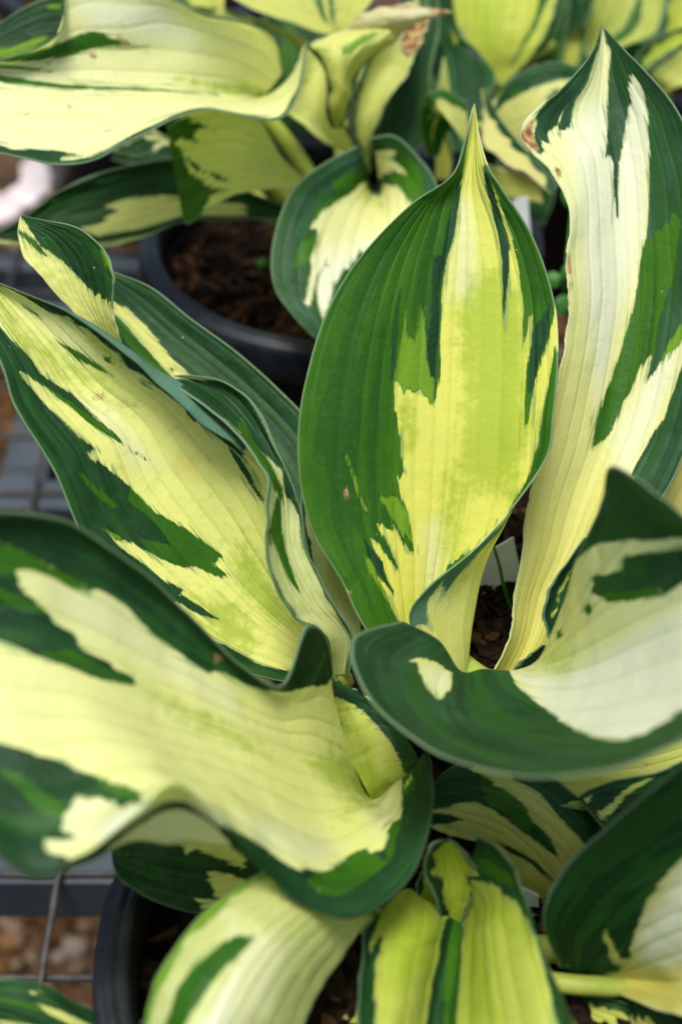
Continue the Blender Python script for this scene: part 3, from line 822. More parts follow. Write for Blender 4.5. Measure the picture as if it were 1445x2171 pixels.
# C: yellow leaf with dark lower margin -------------------------------------------------------------
leaf(P_MAIN, [
    row([(700,1445),(705,1437),(712,1425),(716,1415),(720,1405),(716,1402)], [500,502,504,502,500,498]),
    row([(600,1445),(620,1400),(640,1360),(655,1320),(668,1280),(662,1290)], [489,494,498,494,488,484]),
    row([(470,1405),(500,1340),(540,1270),(580,1200),(605,1140),(592,1150)], [480,488,494,490,482,478]),
    row([(300,1285),(360,1220),(430,1140),(500,1060),(572,1000),(560,1014)], [473,482,490,486,477,471]),
    row([(180,1140),(250,1090),(340,1020),(420,955),(500,917),(492,946)], [468,478,487,484,474,466]),
    row([(110,985),(190,950),(280,905),(350,868),(415,838),(405,880)], [465,475,485,482,472,463]),
    row([(38,872),(110,852),(190,826),(260,800),(322,776),(322,802)], [464,474,484,481,472,464]),
    row([(2,768),(60,757),(120,742),(175,724),(221,702),(223,718)], [464,473,482,479,472,466]),
    row([(-40,690),(10,684),(60,674),(110,664),(146,659),(146,665)], [466,473,480,478,474,471]),
    row([(-70,625),(-35,617),(-5,611),(20,612),(42,618),(41,622)], [468,473,478,477,475,474]),
    row([(-110,560),(-109,559),(-108,558),(-107,558),(-106,559),(-106,560)], [475]*2),
  ], layers=[
    ('C', T(4, [(150,300),(420,430),(620,620),(520,700),(300,500)])), ('C', T(4, [(420,880),(700,900),(1000,1300),(800,1300),(560,1050)])),
    ('L', T(4, [(60,450),(250,520),(420,620),(620,740),(820,920),(760,920),(560,810),(400,740),(250,640),(110,570)])),
    ('L', T(4, [(0,250),(0,400),(120,480),(60,330)])), ('L', T(4, [(520,480),(640,540),(780,690),(700,680)])),
    ('L', T(7, [(1150,520),(1445,560),(1600,800),(1500,900),(1330,800)])), ('L', T(8, [(100,150),(300,420),(420,700),(250,700),(0,400)])),
    ('O', T(4, [(1100,1250),(1200,1260),(1180,1330),(1080,1330)])),
    ('D', T(4, [(-400,300),(0,432),(90,540),(180,620),(260,740),(400,830),(440,848),(500,910),(600,1010),(720,1110),(780,1180),(920,1265),(850,1215),(700,1135),(600,1065),(480,975),(380,890),(260,800),(160,730),(120,715),
          (150,770),(250,880),(330,960),(400,1030),(480,1110),(560,1170),(625,1217),(540,1205),(560,1250),(640,1300),(720,1360),(800,1430),(870,1490),(950,1580)])
        + T(7, [(1000,40),(1130,110),(1250,200),(1367,280),(1300,330),(1392,396),(1350,415),(1200,350),(1130,360),(1000,320),(920,270),(850,225),(760,185),(720,195),(650,130),(720,220),(900,350),(1000,430),(1125,490),(1110,520),(1200,580),(1355,677),(1290,665),(1180,620),(1080,560),(900,800),(-300,200),(-800,-900)])),
    ('D', T(8, [(-200,760),(0,835),(100,890),(230,960),(430,995),(520,1100),(480,1200),(-300,1000)])),
    ('G', T(4, [(110,690),(260,790),(400,880),(600,1020),(720,1110),(780,1180),(920,1265),(850,1215),(700,1135),(600,1065),(480,975),(300,830)])),
    ('G', T(4, [(800,1430),(870,1490),(960,1590)]) + T(7, [(1000,40),(1130,110),(1250,200),(1367,280),(1300,330),(1392,396),(1350,415),(1200,350),(1130,360),(1000,320),(930,275),(860,190),(960,200),(1060,230),(980,110),(880,20)]) + T(4, [(790,1520)])),
    ('G', T(4, [(470,1330),(520,1350),(680,1500),(740,1570),(700,1560),(560,1440)])),
    ('B', T(7, [(630,120),(750,170),(740,190),(680,165)])),
    ('G', T(4, [(365,540),(480,590),(620,690),(690,742),(580,690),(470,640),(400,580)])),
    ('G', T(4, [(150,320),(190,340),(250,380),(200,360)])), ('G', T(4, [(630,620),(670,630),(675,660),(640,645)])), ('G', T(4, [(860,770),(915,800),(870,790)])),
    ('G', T(4, [(1140,975),(1185,1022),(1150,1000)])),
    ('D', T(4, [(-100,140),(0,188),(120,240),(200,290),(300,352),(420,385),(480,440),(540,462),(640,522),(720,592),(790,690),(900,748),(1000,805),(1100,900),(1100,700),(700,400),(300,200),(0,100)])),
    ('D', T(5, [(0,1140),(60,1220),(150,1350),(250,1550),(200,1500),(90,1330),(20,1200)])),
    ('D', T(4, [(480,380),(1500,1000),(1500,1250),(1250,1060),(1030,880),(820,680),(560,480)]), (.79, 1)),
    ('K', T(4, [(565,870),(600,860),(640,850),(600,885)])),
  ], base=((.78,.79,.24), (.80,.81,.30)), veins=11, veinamt=.8, crown=CM, prad=.005, mottle=.55, step=4.5, wave=.8,
  label="broad yellow leaf with dark jagged lower margin and rolled upper edge")

# D and its folded neighbour D2 -----------------------------------------------------------------------
leaf(P_MAIN, [
    q(690,1180,720,1160,520,524,524), q(530,1040,664,905,528,536,536), q(455,950,590,824,530,540,540), q(365,865,500,744,532,543,543),
    q(275,780,405,675,534,545,545), q(200,690,312,604,536,546,546), q(180,620,250,579,538,544,546), q(178,560,184,556,545,546,546)],
  layers=[('M', 'D', 400, 400), ('Y', T(4, [(690,280),(780,330),(900,440),(980,540),(1060,640),(1195,768),(1250,850),(1150,850),(1055,755),(960,650),(860,530),(760,420),(670,340),(600,200)])),
    ('G', T(4, [(700,370),(830,500),(940,640),(1060,760),(950,720),(830,590),(720,460)])), ('G', T(4, [(1050,690),(1075,690),(1078,720),(1060,720)]))],
  base=((.66,.66,.20), (.66,.66,.22)), veins=9, crown=CM, wave=.8)
leaf(P_MAIN, [
    q(215,770,275,775,524,528,524), q(165,672,252,712,512,516,512), q(118,620,238,645,508,512,506), q(82,578,241,590,506,510,503),
    q(52,545,220,530,506,509,503), q(42,515,165,484,507,508,504), q(38,490,100,468,508,508,506), q(43,457,47,456,509,509,509)],
  layers=[('D', T(1, [(60,1250),(130,1330),(200,1430),(215,1460),(270,1520),(375,1595)]) + T(4, [(370,20),(450,110),(560,220),(690,312),(900,300),(800,-200)])),
    ('G', T(1, [(100,1390),(200,1455),(250,1510),(290,1562),(260,1562),(190,1500),(125,1440)])),
    ('B', T(4, [(620,-30),(670,-10),(705,90),(685,110),(640,50)]))],
  base=(YEL, YEL), veins=9, veinamt=.6, crown=CM, wave=.5, petiole=True, step=4.0)

# E: narrow curled leaf in front of C ------------------------------------------------------------------
leaf(P_MAIN, [
    q(703,1432,738,1428,486,492,488), q(688,1354,746,1348,474,482,480), q(624,1304,702,1274,464,474,474), q(583,1240,674,1214,458,470,472),
    q(564,1165,648,1160,455,468,471), q(565,1085,638,1083,455,468,471), q(569,1015,617,1020,457,468,470), q(530,948,590,962,461,472,471),
    q(470,888,550,880,465,476,472), q(400,832,504,826,468,478,474), q(362,806,452,803,472,478,475), q(350,800,372,796,476,477,477)],
  layers=[('D', T(5, [(-400,760),(0,770),(120,860),(300,1180),(400,1400),(440,1570),(350,1450),(340,1320),(250,1240),(150,1150),(0,1020)])),
    ('G', T(5, [(100,1000),(160,1140),(260,1260),(340,1430),(350,1540),(270,1400),(180,1260),(60,1050)])),
    ('D', T(5, [(330,1250),(380,1350),(450,1590),(435,1590),(380,1450)])),
    ('G', T(8, [(270,110),(300,-60),(330,-60),(345,150),(385,330),(452,515),(385,430),(325,300),(290,200)])), ('G', T(8, [(255,150),(275,130),(272,250),(262,240)])),
    ('M', 'D', 5, 5)],
  base=((.62,.64,.30), (.55,.60,.32)), veins=8, veinamt=.7, crown=CM, step=4.0, wave=.9)

# U: dull leaf glimpsed behind, T: small dark leaves --------------------------------------------------------
leaf(P_MAIN, [q(730,1420,760,1420,508,512,508), q(690,1300,772,1300,508,514,510), q(656,1195,745,1200,508,514,512), q(640,1100,720,1100,510,516,514),
              q(645,1010,690,1005,513,516,515), q(660,950,664,950,516,516,516)],
     layers=[('M', 'D', 9, 9)], base=((.52,.54,.30), (.50,.52,.26)), veins=7, crown=CM)
leaf(P_MAIN, [q(1165,1440,1150,1440,480,482,480), q(1163,1344,1175,1335,470,474,472), q(1152,1300,1196,1280,467,472,470), q(1168,1245,1220,1225,466,472,470), q(1202,1190,1240,1175,466,470,470), q(1240,1140,1252,1136,468,469,470)],
     layers=[('M', 'D', 26, 20)], base=(LIME, OLIVE), veins=5, crown=CM)
leaf(P_MAIN, [q(1075,1470,1160,1470,480,486,482), q(1092,1420,1160,1425,474,480,476), q(1118,1392,1170,1400,472,476,474), q(1150,1368,1158,1368,472,473,473)],
     layers=[('M', 'D', 60, 60)], base=(LIME, OLIVE), veins=5, crown=CM)

# F: broad foreground leaf on the lower left -----------------------------------------------------------
TOPD = T(7, [(-300,-100),(500,-100),(1445,700)]) + T(8, [(300,600),(720,600),(720,980),(650,1030),(620,1068),(500,1092),(350,1122),(230,1112),(100,1062),(0,1012)]) \
    + T(7, [(1340,985),(1280,1000),(1220,970),(1150,920),(1080,860),(960,780),(870,700),(800,610),(700,532),(600,492),(560,490),(430,420),(300,340),(150,260),(0,200),(-300,120)])
leaf(P_MAIN, [
    row([(912,1606),(905,1596),(872,1632),(835,1662),(785,1692),(742,1605),(714,1505),(704,1432),(706,1424)], [438,436,440,444,458,455,453,450,449]),
    row([(921,1690),(918,1692),(870,1702),(815,1706),(762,1683),(718,1592),(694,1490),(693,1370),(690,1352)], [424,423,432,440,448,447,445,441,438]),
    row([(893,1823),(888,1822),(830,1775),(770,1726),(720,1668),(676,1572),(656,1485),(664,1395),(655,1324)], [404,403,416,428,437,436,434,431,425]),
    row([(778,1943),(772,1938),(730,1850),(680,1752),(640,1642),(611,1562),(590,1505),(602,1462),(600,1452)], [386,385,398,413,424,424,422,419,415]),
    row([(643,1925),(640,1918),(605,1802),(570,1702),(545,1602),(525,1532),(507,1465),(510,1414),(505,1406)], [381,379,388,401,411,412,411,408,405]),
    row([(528,1818),(532,1826),(505,1732),(475,1652),(450,1572),(430,1492),(407,1402),(418,1330),(412,1318)], [384,374,381,392,401,402,402,399,396]),
    row([(440,1795),(430,1728),(408,1682),(380,1622),(350,1542),(330,1452),(312,1352),(324,1240),(317,1229)], [388,364,371,381,390,393,393,390,387]),
    row([(360,1793),(364,1705),(340,1662),(310,1602),(270,1512),(247,1412),(232,1302),(240,1178),(234,1167)], [386,357,363,372,381,385,385,381,378]),
    row([(283,1790),(290,1750),(265,1692),(230,1602),(190,1482),(167,1382),(152,1262),(163,1127),(158,1116)], [374,351,357,366,374,379,379,374,371]),
    row([(162,1834),(160,1830),(145,1742),(120,1622),(100,1472),(86,1352),(76,1232),(82,1102),(80,1092)], [350,346,352,361,369,373,373,368,365]),
    row([(77,1858),(75,1854),(60,1752),(40,1622),(20,1462),(6,1342),(-3,1232),(2,1096),(0,1086)], [346,344,350,358,366,370,370,365,362]),
    row([(-18,1795),(-20,1790),(-35,1710),(-50,1600),(-65,1450),(-75,1340),(-80,1240),(-75,1105),(-76,1096)], [346,344,349,357,365,368,368,363,360]),
    row([(-118,1680),(-120,1675),(-128,1620),(-135,1550),(-140,1450),(-142,1370),(-142,1290),(-140,1200),(-140,1190)], [348,347,351,357,364,366,366,363,361]),
    row([(-250,1455),(-251,1453),(-252,1452),(-253,1451),(-254,1450),(-254,1449),(-253,1448),(-252,1447),(-250,1445)], [362]*2),
  ], layers=[
    ('C', T(7, [(90,350),(700,520),(1000,800),(1445,1100),(1445,1250),(1000,1000),(400,700)])), ('C', T(10, [(200,100),(900,150),(900,300),(300,600)])), ('C', T(11, [(0,280),(300,320),(800,480),(560,680),(200,520)])), ('C', T(11, [(850,320),(1060,80),(1060,340),(900,540)])),
    ('L', T(8, [(480,1540),(640,1440),(760,1520),(800,1640),(600,1660)])), ('L', [(700,1620),(790,1640),(800,1720),(740,1700)]), ('L', T(11, [(500,0),(640,-40),(760,60),(860,200),(950,200),(800,290),(680,360),(780,240),(620,110)])),
    ('L', T(7, [(830,1065),(1000,1130),(1200,1230),(1445,1340),(1600,1430),(1600,1500),(1445,1450),(1200,1330),(950,1170)])),
    ('D', TOPD),
    ('G', T(7, [(-300,80),(0,200),(150,260),(300,340),(430,420),(560,490),(550,515),(440,475),(330,420),(240,380),(180,365),(100,365),(60,420),(-300,300)])),
    ('D', T(7, [(-400,340),(20,400),(95,372),(125,480),(200,555),(310,640),(340,700),(440,755),(500,850),(600,900),(680,940),(700,980),(815,1025),(820,1065),(750,1065),(640,1045),(560,1020),(440,965),(200,890),(0,800),(-400,700)])),
    ('G', T(7, [(-300,430),(0,485),(200,575),(310,640),(150,630),(0,560),(-300,480)])), ('G', T(7, [(200,880),(420,860),(640,960),(815,1035),(815,1062),(640,1042),(440,962)])),
    ('D', T(7, [(-500,1350),(0,1430),(200,1490),(400,1560)]) + T(10, [(430,10),(560,50),(700,120),(860,180),(882,237),(790,240),(770,262),(600,212),(480,182),(440,250),(370,330),(370,390),(420,420),(490,455),(400,462),(285,455),(265,500),(330,555),(420,585),(520,555),(640,490),(760,420),(900,330),(900,360),(600,700),(200,900),(-700,600)])),
    ('G', T(10, [(0,20),(150,60),(300,180),(420,260),(370,330),(250,300),(120,150)])), ('G', T(10, [(560,60),(700,125),(860,185),(870,230),(700,190)])),
    ('D', T(11, [(-40,360),(100,438),(230,510),(330,590),(440,650),(560,662),(680,622),(760,560),(810,525),(850,530),(880,560),(950,540),(980,450),(1000,370),(1065,340),(1080,200),(1075,60),(1095,-120),(1400,-120),(1400,400),(1000,1100),(500,1100),(-40,600)])),
    ('G', T(11, [(480,710),(700,625),(820,530),(900,572),(950,560),(1000,600),(850,720),(700,810),(580,800)])), ('G', T(11, [(980,450),(1000,375),(1060,345),(1045,480),(1000,600)])), ('G', T(11, [(1085,60),(1150,40),(1150,170),(1090,200)])), ('Y', T(11, [(1085,120),(1130,85),(1140,110),(1100,150)])),
    ('Y', T(10, [(700,900),(640,520),(760,440),(900,360),(1060,268),(1250,340),(1400,480),(1500,900)]), (0, .115)),
    ('W', [(200,1690),(520,1690),(560,1830),(200,1830)], (0, .11)),
    ('COL', 'D', 1, 8, .38, .82),
    ('K', T(7, [(1320,890),(1360,890),(1365,930),(1325,940)])),
  ], base=((.74,.75,.24), (.78,.79,.42)), rimw=10, bloom=.25, veins=11, pet='down', pcol=.5, crown=CM, prad=.0055, step=5.0, wave=.9, veinamt=.9, mottle=.2,
  label="broad cream leaf with deep green wavy margin, flaring from a funnel")

# H: the lobe standing behind the funnel, continuing the blade of F
leaf(P_MAIN, [
    [(800,1722,.464),(785,1692,.458),(742,1605,.455),(714,1505,.453),(704,1432,.450)],
    [(836,1700,.466),(812,1674,.460),(780,1588,.463),(737,1502,.464),(706,1438,.460)],
    [(866,1680,.463),(840,1656,.458),(825,1572,.465),(772,1497,.468),(716,1445,.466)],
    [(890,1655,.458),(868,1638,.453),(866,1590,.460),(815,1513,.466),(738,1455,.469)],
    [(905,1625,.454),(889,1612,.449),(884,1603,.455),(840,1536,.463),(757,1463,.468)]],
     layers=[('L', T(8, [(640,1250),(800,1350),(900,1450),(850,1480),(700,1350)])), ('L', [(740,1600),(800,1600),(850,1680),(780,1740)]), ('D', T(8, [(600,1030),(620,1130),(750,1180),(850,1250),(930,1330),(1000,1420),(1060,1520),(1090,1620),(1300,1650),(1000,1100),(700,1000)])), ('D', T(8, [(600,1230),(650,1258),(725,1325),(660,1290)]))],
     base=((.54,.58,.10), (.60,.64,.16)), veins=5, veinamt=.15, jag=2, petiole=False)

# G: foreground leaf on the right --------------------------------------------------------------------
leaf(P_MAIN, [
    row([(1139,1414),(1110,1416),(1078,1422),(1022,1418),(976,1422),(928,1356),(852,1316)], [462,462,460,455,452,448,440]),
    row([(1158,1364),(1140,1402),(1100,1442),(1040,1457),(970,1452),(860,1392),(765,1340)], [450,451,450,443,440,428,416]),
    row([(1190,1290),(1180,1370),(1150,1450),(1080,1500),(970,1500),(850,1442),(744,1384)], [438,440,438,430,422,412,404]),
    row([(1222,1190),(1225,1330),(1210,1450),(1140,1530),(1010,1550),(890,1522),(785,1484)], [422,426,422,412,402,396,390]),
    row([(1250,1112),(1270,1290),(1280,1430),(1220,1540),(1100,1585),(990,1590),(900,1578)], [406,411,405,393,383,378,374]),
    row([(1272,1055),(1330,1250),(1360,1400),(1320,1530),(1220,1600),(1130,1630),(1050,1632)], [392,396,388,374,364,358,354]),
    row([(1288,992),(1400,1210),(1440,1370),(1420,1520),(1350,1590),(1280,1625),(1200,1642)], [380,382,371,356,347,342,338]),
    row([(1340,1008),(1470,1180),(1520,1350),(1510,1490),(1460,1550),(1400,1590),(1350,1612)], [368,369,357,342,335,331,328]),
    row([(1430,1085),(1560,1200),(1600,1340),(1600,1440),(1580,1490),(1540,1520),(1500,1530)], [358,357,346,334,328,325,323]),
    row([(1718,1325),(1719,1324),(1720,1323),(1721,1322),(1722,1321),(1721,1320),(1720,1320)], [335]*2),
  ], layers=[
    ('W', T(9, [(350,960),(700,980),(1500,500),(1800,800),(1500,1300),(1100,1500),(600,1300)])), ('L', T(9, [(640,820),(760,880),(740,950),(600,950),(590,900)])), ('O', T(9, [(700,600),(820,400),(800,700),(700,800)])),
    ('D', T(9, [(700,-600),(2200,-600),(2200,150),(1445,172),(1300,180),(1100,192),(930,202),(860,250),(815,300),(790,330),(700,400),(700,200)])),
    ('D', T(9, [(1095,280),(1445,245),(2000,200),(2000,380),(1445,450),(1330,530),(1290,480),(1100,550),(980,560),(900,512),(890,420),(1080,370)])),
    ('G', T(9, [(960,520),(1200,490),(1290,480),(1320,530),(1100,560),(980,570)])), ('G', T(9, [(850,600),(880,560),(885,640),(860,660)])), ('G', T(9, [(670,760),(710,740),(720,770),(690,790)])),
    ('D', T(9, [(350,975),(385,985),(430,1070),(500,1140),(600,1220),(700,1290),(800,1350),(900,1390),(1000,1412),(1100,1410),(1250,1360),(1445,1230),(1900,1000),(1900,1900),(0,1900),(-900,1500),(-900,600),(0,700),(200,950)])),
    ('Y', T(8, [(1120,915),(1250,930),(1385,1000),(1372,1100),(1305,1172),(1240,1120),(1205,1060),(1170,980)])),
    ('W', T(8, [(1170,940),(1385,1000),(1372,1100),(1305,1172),(1205,1090)])),
  ], base=((.66,.68,.24), (.78,.80,.56)), rimw=10, bloom=.6, veins=13, pet='down', pcol=.2, crown=CM, prad=.0055, step=5.0, wave=.8, veinamt=.8, mottle=.15,
  label="broad white centred leaf with deep green curled margin lobe")

# S: yellow leaf at the right behind B
leaf(P_MAIN, [q(1330,1120,1420,1200,535,538,530), q(1360,1040,1520,1120,538,542,532), q(1420,960,1570,1010,542,546,536), q(1500,860,1600,880,546,548,540), q(1590,760,1596,760,550,550,550)],
     base=((.60,.52,.16), (.66,.62,.22)), veins=7, crown=crown(P_MAIN, .09, .04))
# R: mottled yellow leaf under the foreground leaf on the right
leaf(P_MAIN, [q(1110,1560,1150,1700,450,454,446), q(1180,1540,1225,1715,450,455,446), q(1260,1520,1310,1720,450,456,448), q(1350,1500,1400,1710,452,457,450), q(1450,1480,1490,1680,454,459,452), q(1560,1500,1580,1640,458,460,456), q(1650,1560,1652,1565,480,480,480)],
     layers=[('M', 'B', 0, 8), ('K', T(12, [(1190,0),(1230,0),(1210,30)]))], base=((.50,.55,.12), (.62,.62,.18)), veins=9, crown=CM, mottle=.9)

# ------------------------------------------------------------------ front plant
leaf(P_FRONT, [  # L: striped arching leaf
    q(1300,1790,1165,1935,452,452,456), q(1286,1751,1122,1895,450,448,452), q(1224,1689,1070,1835,449,444,450), q(1168,1648,1020,1795,450,443,450), q(1085,1622,965,1775,452,444,450), q(1000,1612,928,1762,455,447,450), q(935,1640,905,1745,457,450,452), q(888,1700,890,1704,459,459,459)],
  layers=[('O', T(12, [(300,500),(640,720),(600,860),(440,700)])), ('D', T(12, [(-300,-100),(100,-20),(200,60),(250,80),(300,130),(400,180),(490,280),(520,340),(620,440),(660,500),(687,557),(640,540),(500,440),(400,360),(300,290),(180,230),(100,235),(0,262),(-300,300)])),
    ('G', T(12, [(200,60),(300,130),(400,180),(490,280),(520,340),(500,420),(380,330),(240,230),(220,150)])),
    ('D', T(12, [(280,-60),(450,110),(570,180),(650,270),(720,350),(800,430),(862,502),(950,560),(1200,400),(700,-100)])), ('D', T(12, [(-200,280),(20,310),(105,340),(0,367),(-200,390)])), ('D', T(12, [(285,472),(400,508),(540,588),(672,718),(640,705),(530,622),(400,542)]))],
  base=((.58,.56,.15), (.62,.62,.20)), veins=9, pet='down', crown=CF, flip=False)
leaf(P_FRONT, [  # N: dark striped leaf behind
    q(1470,1600,1470,1740,456,456,448), q(1385,1638,1385,1770,452,451,445), q(1300,1655,1310,1790,449,447,442), q(1245,1675,1268,1740,447,445,442), q(1224,1690,1228,1696,445,445,445)],
  layers=[('M', 'D', 200, 200), ('Y', T(12, [(920,300),(1030,220),(1130,130),(1290,68),(1200,130),(1100,200),(1020,290),(950,345)])), ('Y', T(12, [(840,215),(910,180),(890,210),(855,240)]))],
  base=(LIME, YEL), veins=7, pet='down', crown=crown(P_FRONT, .066, .03))
leaf(P_FRONT, [  # J: lime leaf hanging towards the viewer
    row([(806,1932),(862,1884),(900,1908),(962,1926),(986,1850),(1003,1768),(985,1764)], [428,426,430,440,428,418,416]),
    row([(776,1968),(835,1950),(900,1952),(958,1962),(1030,1895),(1066,1815),(1052,1796)], [417,414,418,432,415,404,402]),
    row([(765,2030),(825,2018),(885,2015),(945,2022),(1035,1985),(1112,1912),(1096,1862)], [407,402,406,422,402,393,396]),
    row([(757,2110),(815,2100),(870,2095),(930,2100),(1045,2070),(1142,2005),(1140,1992)], [396,390,395,411,390,383,386]),
    row([(757,2190),(810,2185),(860,2180),(915,2182),(1060,2165),(1178,2110),(1192,2120)], [386,380,385,400,379,374,378]),
    row([(770,2290),(815,2290),(860,2290),(915,2290),(1070,2280),(1205,2215),(1232,2225)], [379,373,378,391,371,367,371]),
    row([(860,2420),(870,2425),(885,2428),(910,2430),(980,2425),(1060,2400),(1080,2395)], [377]*2),
  ], layers=[('L', T(11, [(960,900),(1200,850),(1330,950),(1250,1300),(1000,1400)])), ('L', T(12, [(80,880),(250,800),(400,900),(520,1100),(400,1050),(200,950)])), ('L', T(12, [(100,1000),(250,1100),(350,1590),(100,1590)])),
    ('D', T(11, [(1425,850),(1340,960),(1300,1150),(1260,1350),(1215,1620),(1400,1620),(1350,1450),(1370,1250),(1400,1050)])),
    ('G', T(12, [(60,900),(105,1000),(90,1200),(55,1650),(-20,1650),(5,1200)])),
    ('D', T(11, [(840,920),(955,880),(930,960),(880,1080),(870,1180),(900,1100),(962,1030),(940,1150),(905,1230),(912,1650),(740,1650),(760,1200)])),
    ('D', T(12, [(-60,380),(200,340),(420,580),(560,900),(800,1650),(690,1650),(600,1250),(520,980),(430,860),(340,780),(220,705),(120,740),(60,890),(150,690),(190,660),(90,560),(-20,500)])),
    ('G', T(12, [(150,560),(280,600),(400,700),(440,790),(330,720),(200,650)]))],
  base=((.42,.47,.07), (.52,.57,.12)), rimw=9, veins=12, veinamt=1.8, petiole=False, step=5.0, mottle=.6, label="lime hanging leaf with dark midstripe and rolled blue green edge")
leaf(P_FRONT, [  # K: small curled leaf
    q(935,1960,975,1965,432,436,432), q(925,1905,1000,1900,424,432,426), q(902,1850,1012,1855,418,430,422), q(906,1808,990,1820,414,426,420), q(925,1786,965,1790,414,420,418), q(945,1780,950,1779,416,416,416)],
  layers=[('M', 'D', 16, 4), ('D', T(11, [(1250,690),(1330,690),(1320,860),(1300,860),(1300,720)]))], base=(OLIVE, LIME), veins=6, veinamt=1.4, crown=CF, mottle=.8)
leaf(P_FRONT, [  # M: dark leaf with white centre, lower right
    row([(1184,2050),(1222,2062),(1262,2064),(1300,2078),(1300,2104)], [418,420,420,420,420]),
    row([(1150,1950),(1222,1990),(1300,2040),(1372,2088),(1362,2128)], [400,408,412,414,408]),
    row([(1188,1854),(1270,1920),(1352,2000),(1432,2095),(1430,2150)], [388,397,402,404,396]),
    row([(1290,1749),(1352,1850),(1432,1960),(1512,2090),(1502,2160)], [379,387,391,393,384]),
    row([(1400,1660),(1470,1790),(1532,1930),(1602,2080),(1600,2160)], [371,378,381,382,374]),
    row([(1500,1585),(1562,1750),(1622,1900),(1692,2060),(1692,2150)], [365,371,373,373,367]),
    row([(1848,1950),(1850,1950),(1852,1952),(1854,1954),(1856,1956)], [365]*2),
  ], layers=[('W', T(12, [(1150,1000),(1500,500),(1900,900),(1700,1300),(1200,1250)])), ('O', T(12, [(1000,1250),(1445,1250),(1445,1500),(1000,1420)])),
    ('D', T(12, [(1700,300),(1445,570),(1350,680),(1240,830),(1180,950),(1140,1100),(1128,1180),(1060,1275),(560,1320),(300,900),(800,200),(1700,-500)])),
    ('Y', T(12, [(965,1010),(985,1010),(1010,1100),(1075,1180),(1120,1210),(1060,1250),(1000,1180),(975,1100)]))],
  base=((.50,.46,.08), (.74,.78,.52)), rimw=8, bloom=.1, veins=9, crown=None, step=5.0, wave=.8, label="large deep green leaf with white centre and yellow stalk")
leaf(P_FRONT, [  # I: pale blurred leaf, lower middle
    q(800,1935,795,1952,428,428,428), q(715,1850,778,1950,408,404,412), q(610,1830,736,2012,396,388,402), q(512,1872,692,2076,386,376,394),
    q(418,1948,656,2150,377,365,386), q(346,2045,622,2230,370,357,379), q(305,2171,562,2310,366,354,373), q(320,2300,480,2380,366,360,370), q(360,2420,366,2424,370,370,370)],
  layers=[('C', T(11, [(0,900),(400,1100),(300,1590),(0,1590)])), ('W', T(10, [(1000,1800),(1300,1500),(1445,1300),(1445,1800)])), ('G', T(10, [(1470,1040),(1340,1100),(1200,1220),(1080,1400),(1010,1590),(980,1800),(1080,1800),(1130,1590),(1250,1400),(1350,1270),(1450,1190)]) + T(11, [(60,1180),(165,1075),(130,1040)])),
    ('M', 'B', 16, 0)],
  base=((.50,.54,.16), (.66,.70,.36)), rimw=8, veins=9, veinamt=.7, crown=CF, step=5.0)
leaf(P_FRONT, [  # Q: dark leaf in the shade under F
    q(560,1780,545,1900,436,436,432), q(455,1765,440,1938,432,430,428), q(380,1762,352,1920,430,427,425), q(300,1762,284,1886,428,425,423), q(256,1770,246,1852,427,424,423), q(234,1795,235,1800,426,426,426)],
  layers=[('M', 'D', 400, 400), ('Y', T(10, [(1080,490),(1130,520),(1140,560),(1200,520),(1300,560),(1500,650),(1500,450)])), ('Y', T(10, [(1290,650),(1400,670),(1500,700),(1500,900),(1320,800),(1280,700)])), ('C', T(10, [(1190,820),(1320,850),(1250,900)])), ('Y', T(10, [(1190,820),(1330,835),(1250,895)]))],
  base=(YEL, YEL), veins=7, crown=CF)
leaf(P_FRONT, [  # P: leaf in the lower left corner
    q(500,2230,470,2380,420,418,420), q(335,2164,330,2300,412,409,412), q(250,2159,235,2290,408,404,408), q(157,2121,140,2265,404,400,404), q(104,2089,80,2235,402,398,402), q(40,2073,20,2200,401,397,401), q(-40,2085,-50,2170,402,399,402), q(-130,2130,-130,2135,404,404,404)],
  layers=[('M', 'D', 200, 200), ('Y', T(10, [(230,1465),(400,1525),(540,1585),(640,1640),(430,1600),(300,1535)])), ('G', T(10, [(-100,1400),(100,1440),(250,1480),(300,1530),(100,1470),(-100,1440)])), ('Y', T(10, [(-200,1560),(100,1575),(400,1650),(300,1700),(-200,1700)])), ('Y', T(10, [(195,1380),(240,1385),(240,1415),(200,1410)]))],
  base=(YEL, YEL), veins=7, crown=CF, ctrl=None)
leaf(P_FRONT, [  # O: leaf under the stalk of M
    q(1290,2085,1315,2120,424,428,424), q(1335,2085,1360,2260,420,418,416), q(1400,2120,1420,2300,416,412,410), q(1470,2165,1480,2330,412,408,406), q(1560,2230,1560,2360,410,408,406), q(1650,2310,1652,2314,410,410,410)],
  layers=[('M', 'D', 60, 20), ('K', [(1302,2090),(1312,2092),(1312,2110),(1304,2112)])], base=(DULL, LIME), veins=7, crown=CF)
leaf(P_FRONT, [
    q(1190,2088,1180,2125,428,430,428), q(1255,2108,1240,2215,424,424,422), q(1335,2128,1320,2280,421,420,418), q(1420,2160,1400,2320,419,418,416), q(1500,2250,1500,2254,419,419,419)],
  layers=[('M', 'D', 34, 30)], base=(LIME, YEL), veins=7, crown=CF)
leaf(P_FRONT, [  # petiole-like yellow leaf base between the leaves
    q(890,1990,930,1985,440,444,440), q(880,1900,960,1890,438,444,440), q(895,1850,985,1840,440,446,442), q(925,1815,990,1810,444,448,446), q(950,1790,954,1788,448,448,448)],
  layers=[('M', 'D', 12, 8)], base=(OLIVE, LIME), veins=5, crown=CF)

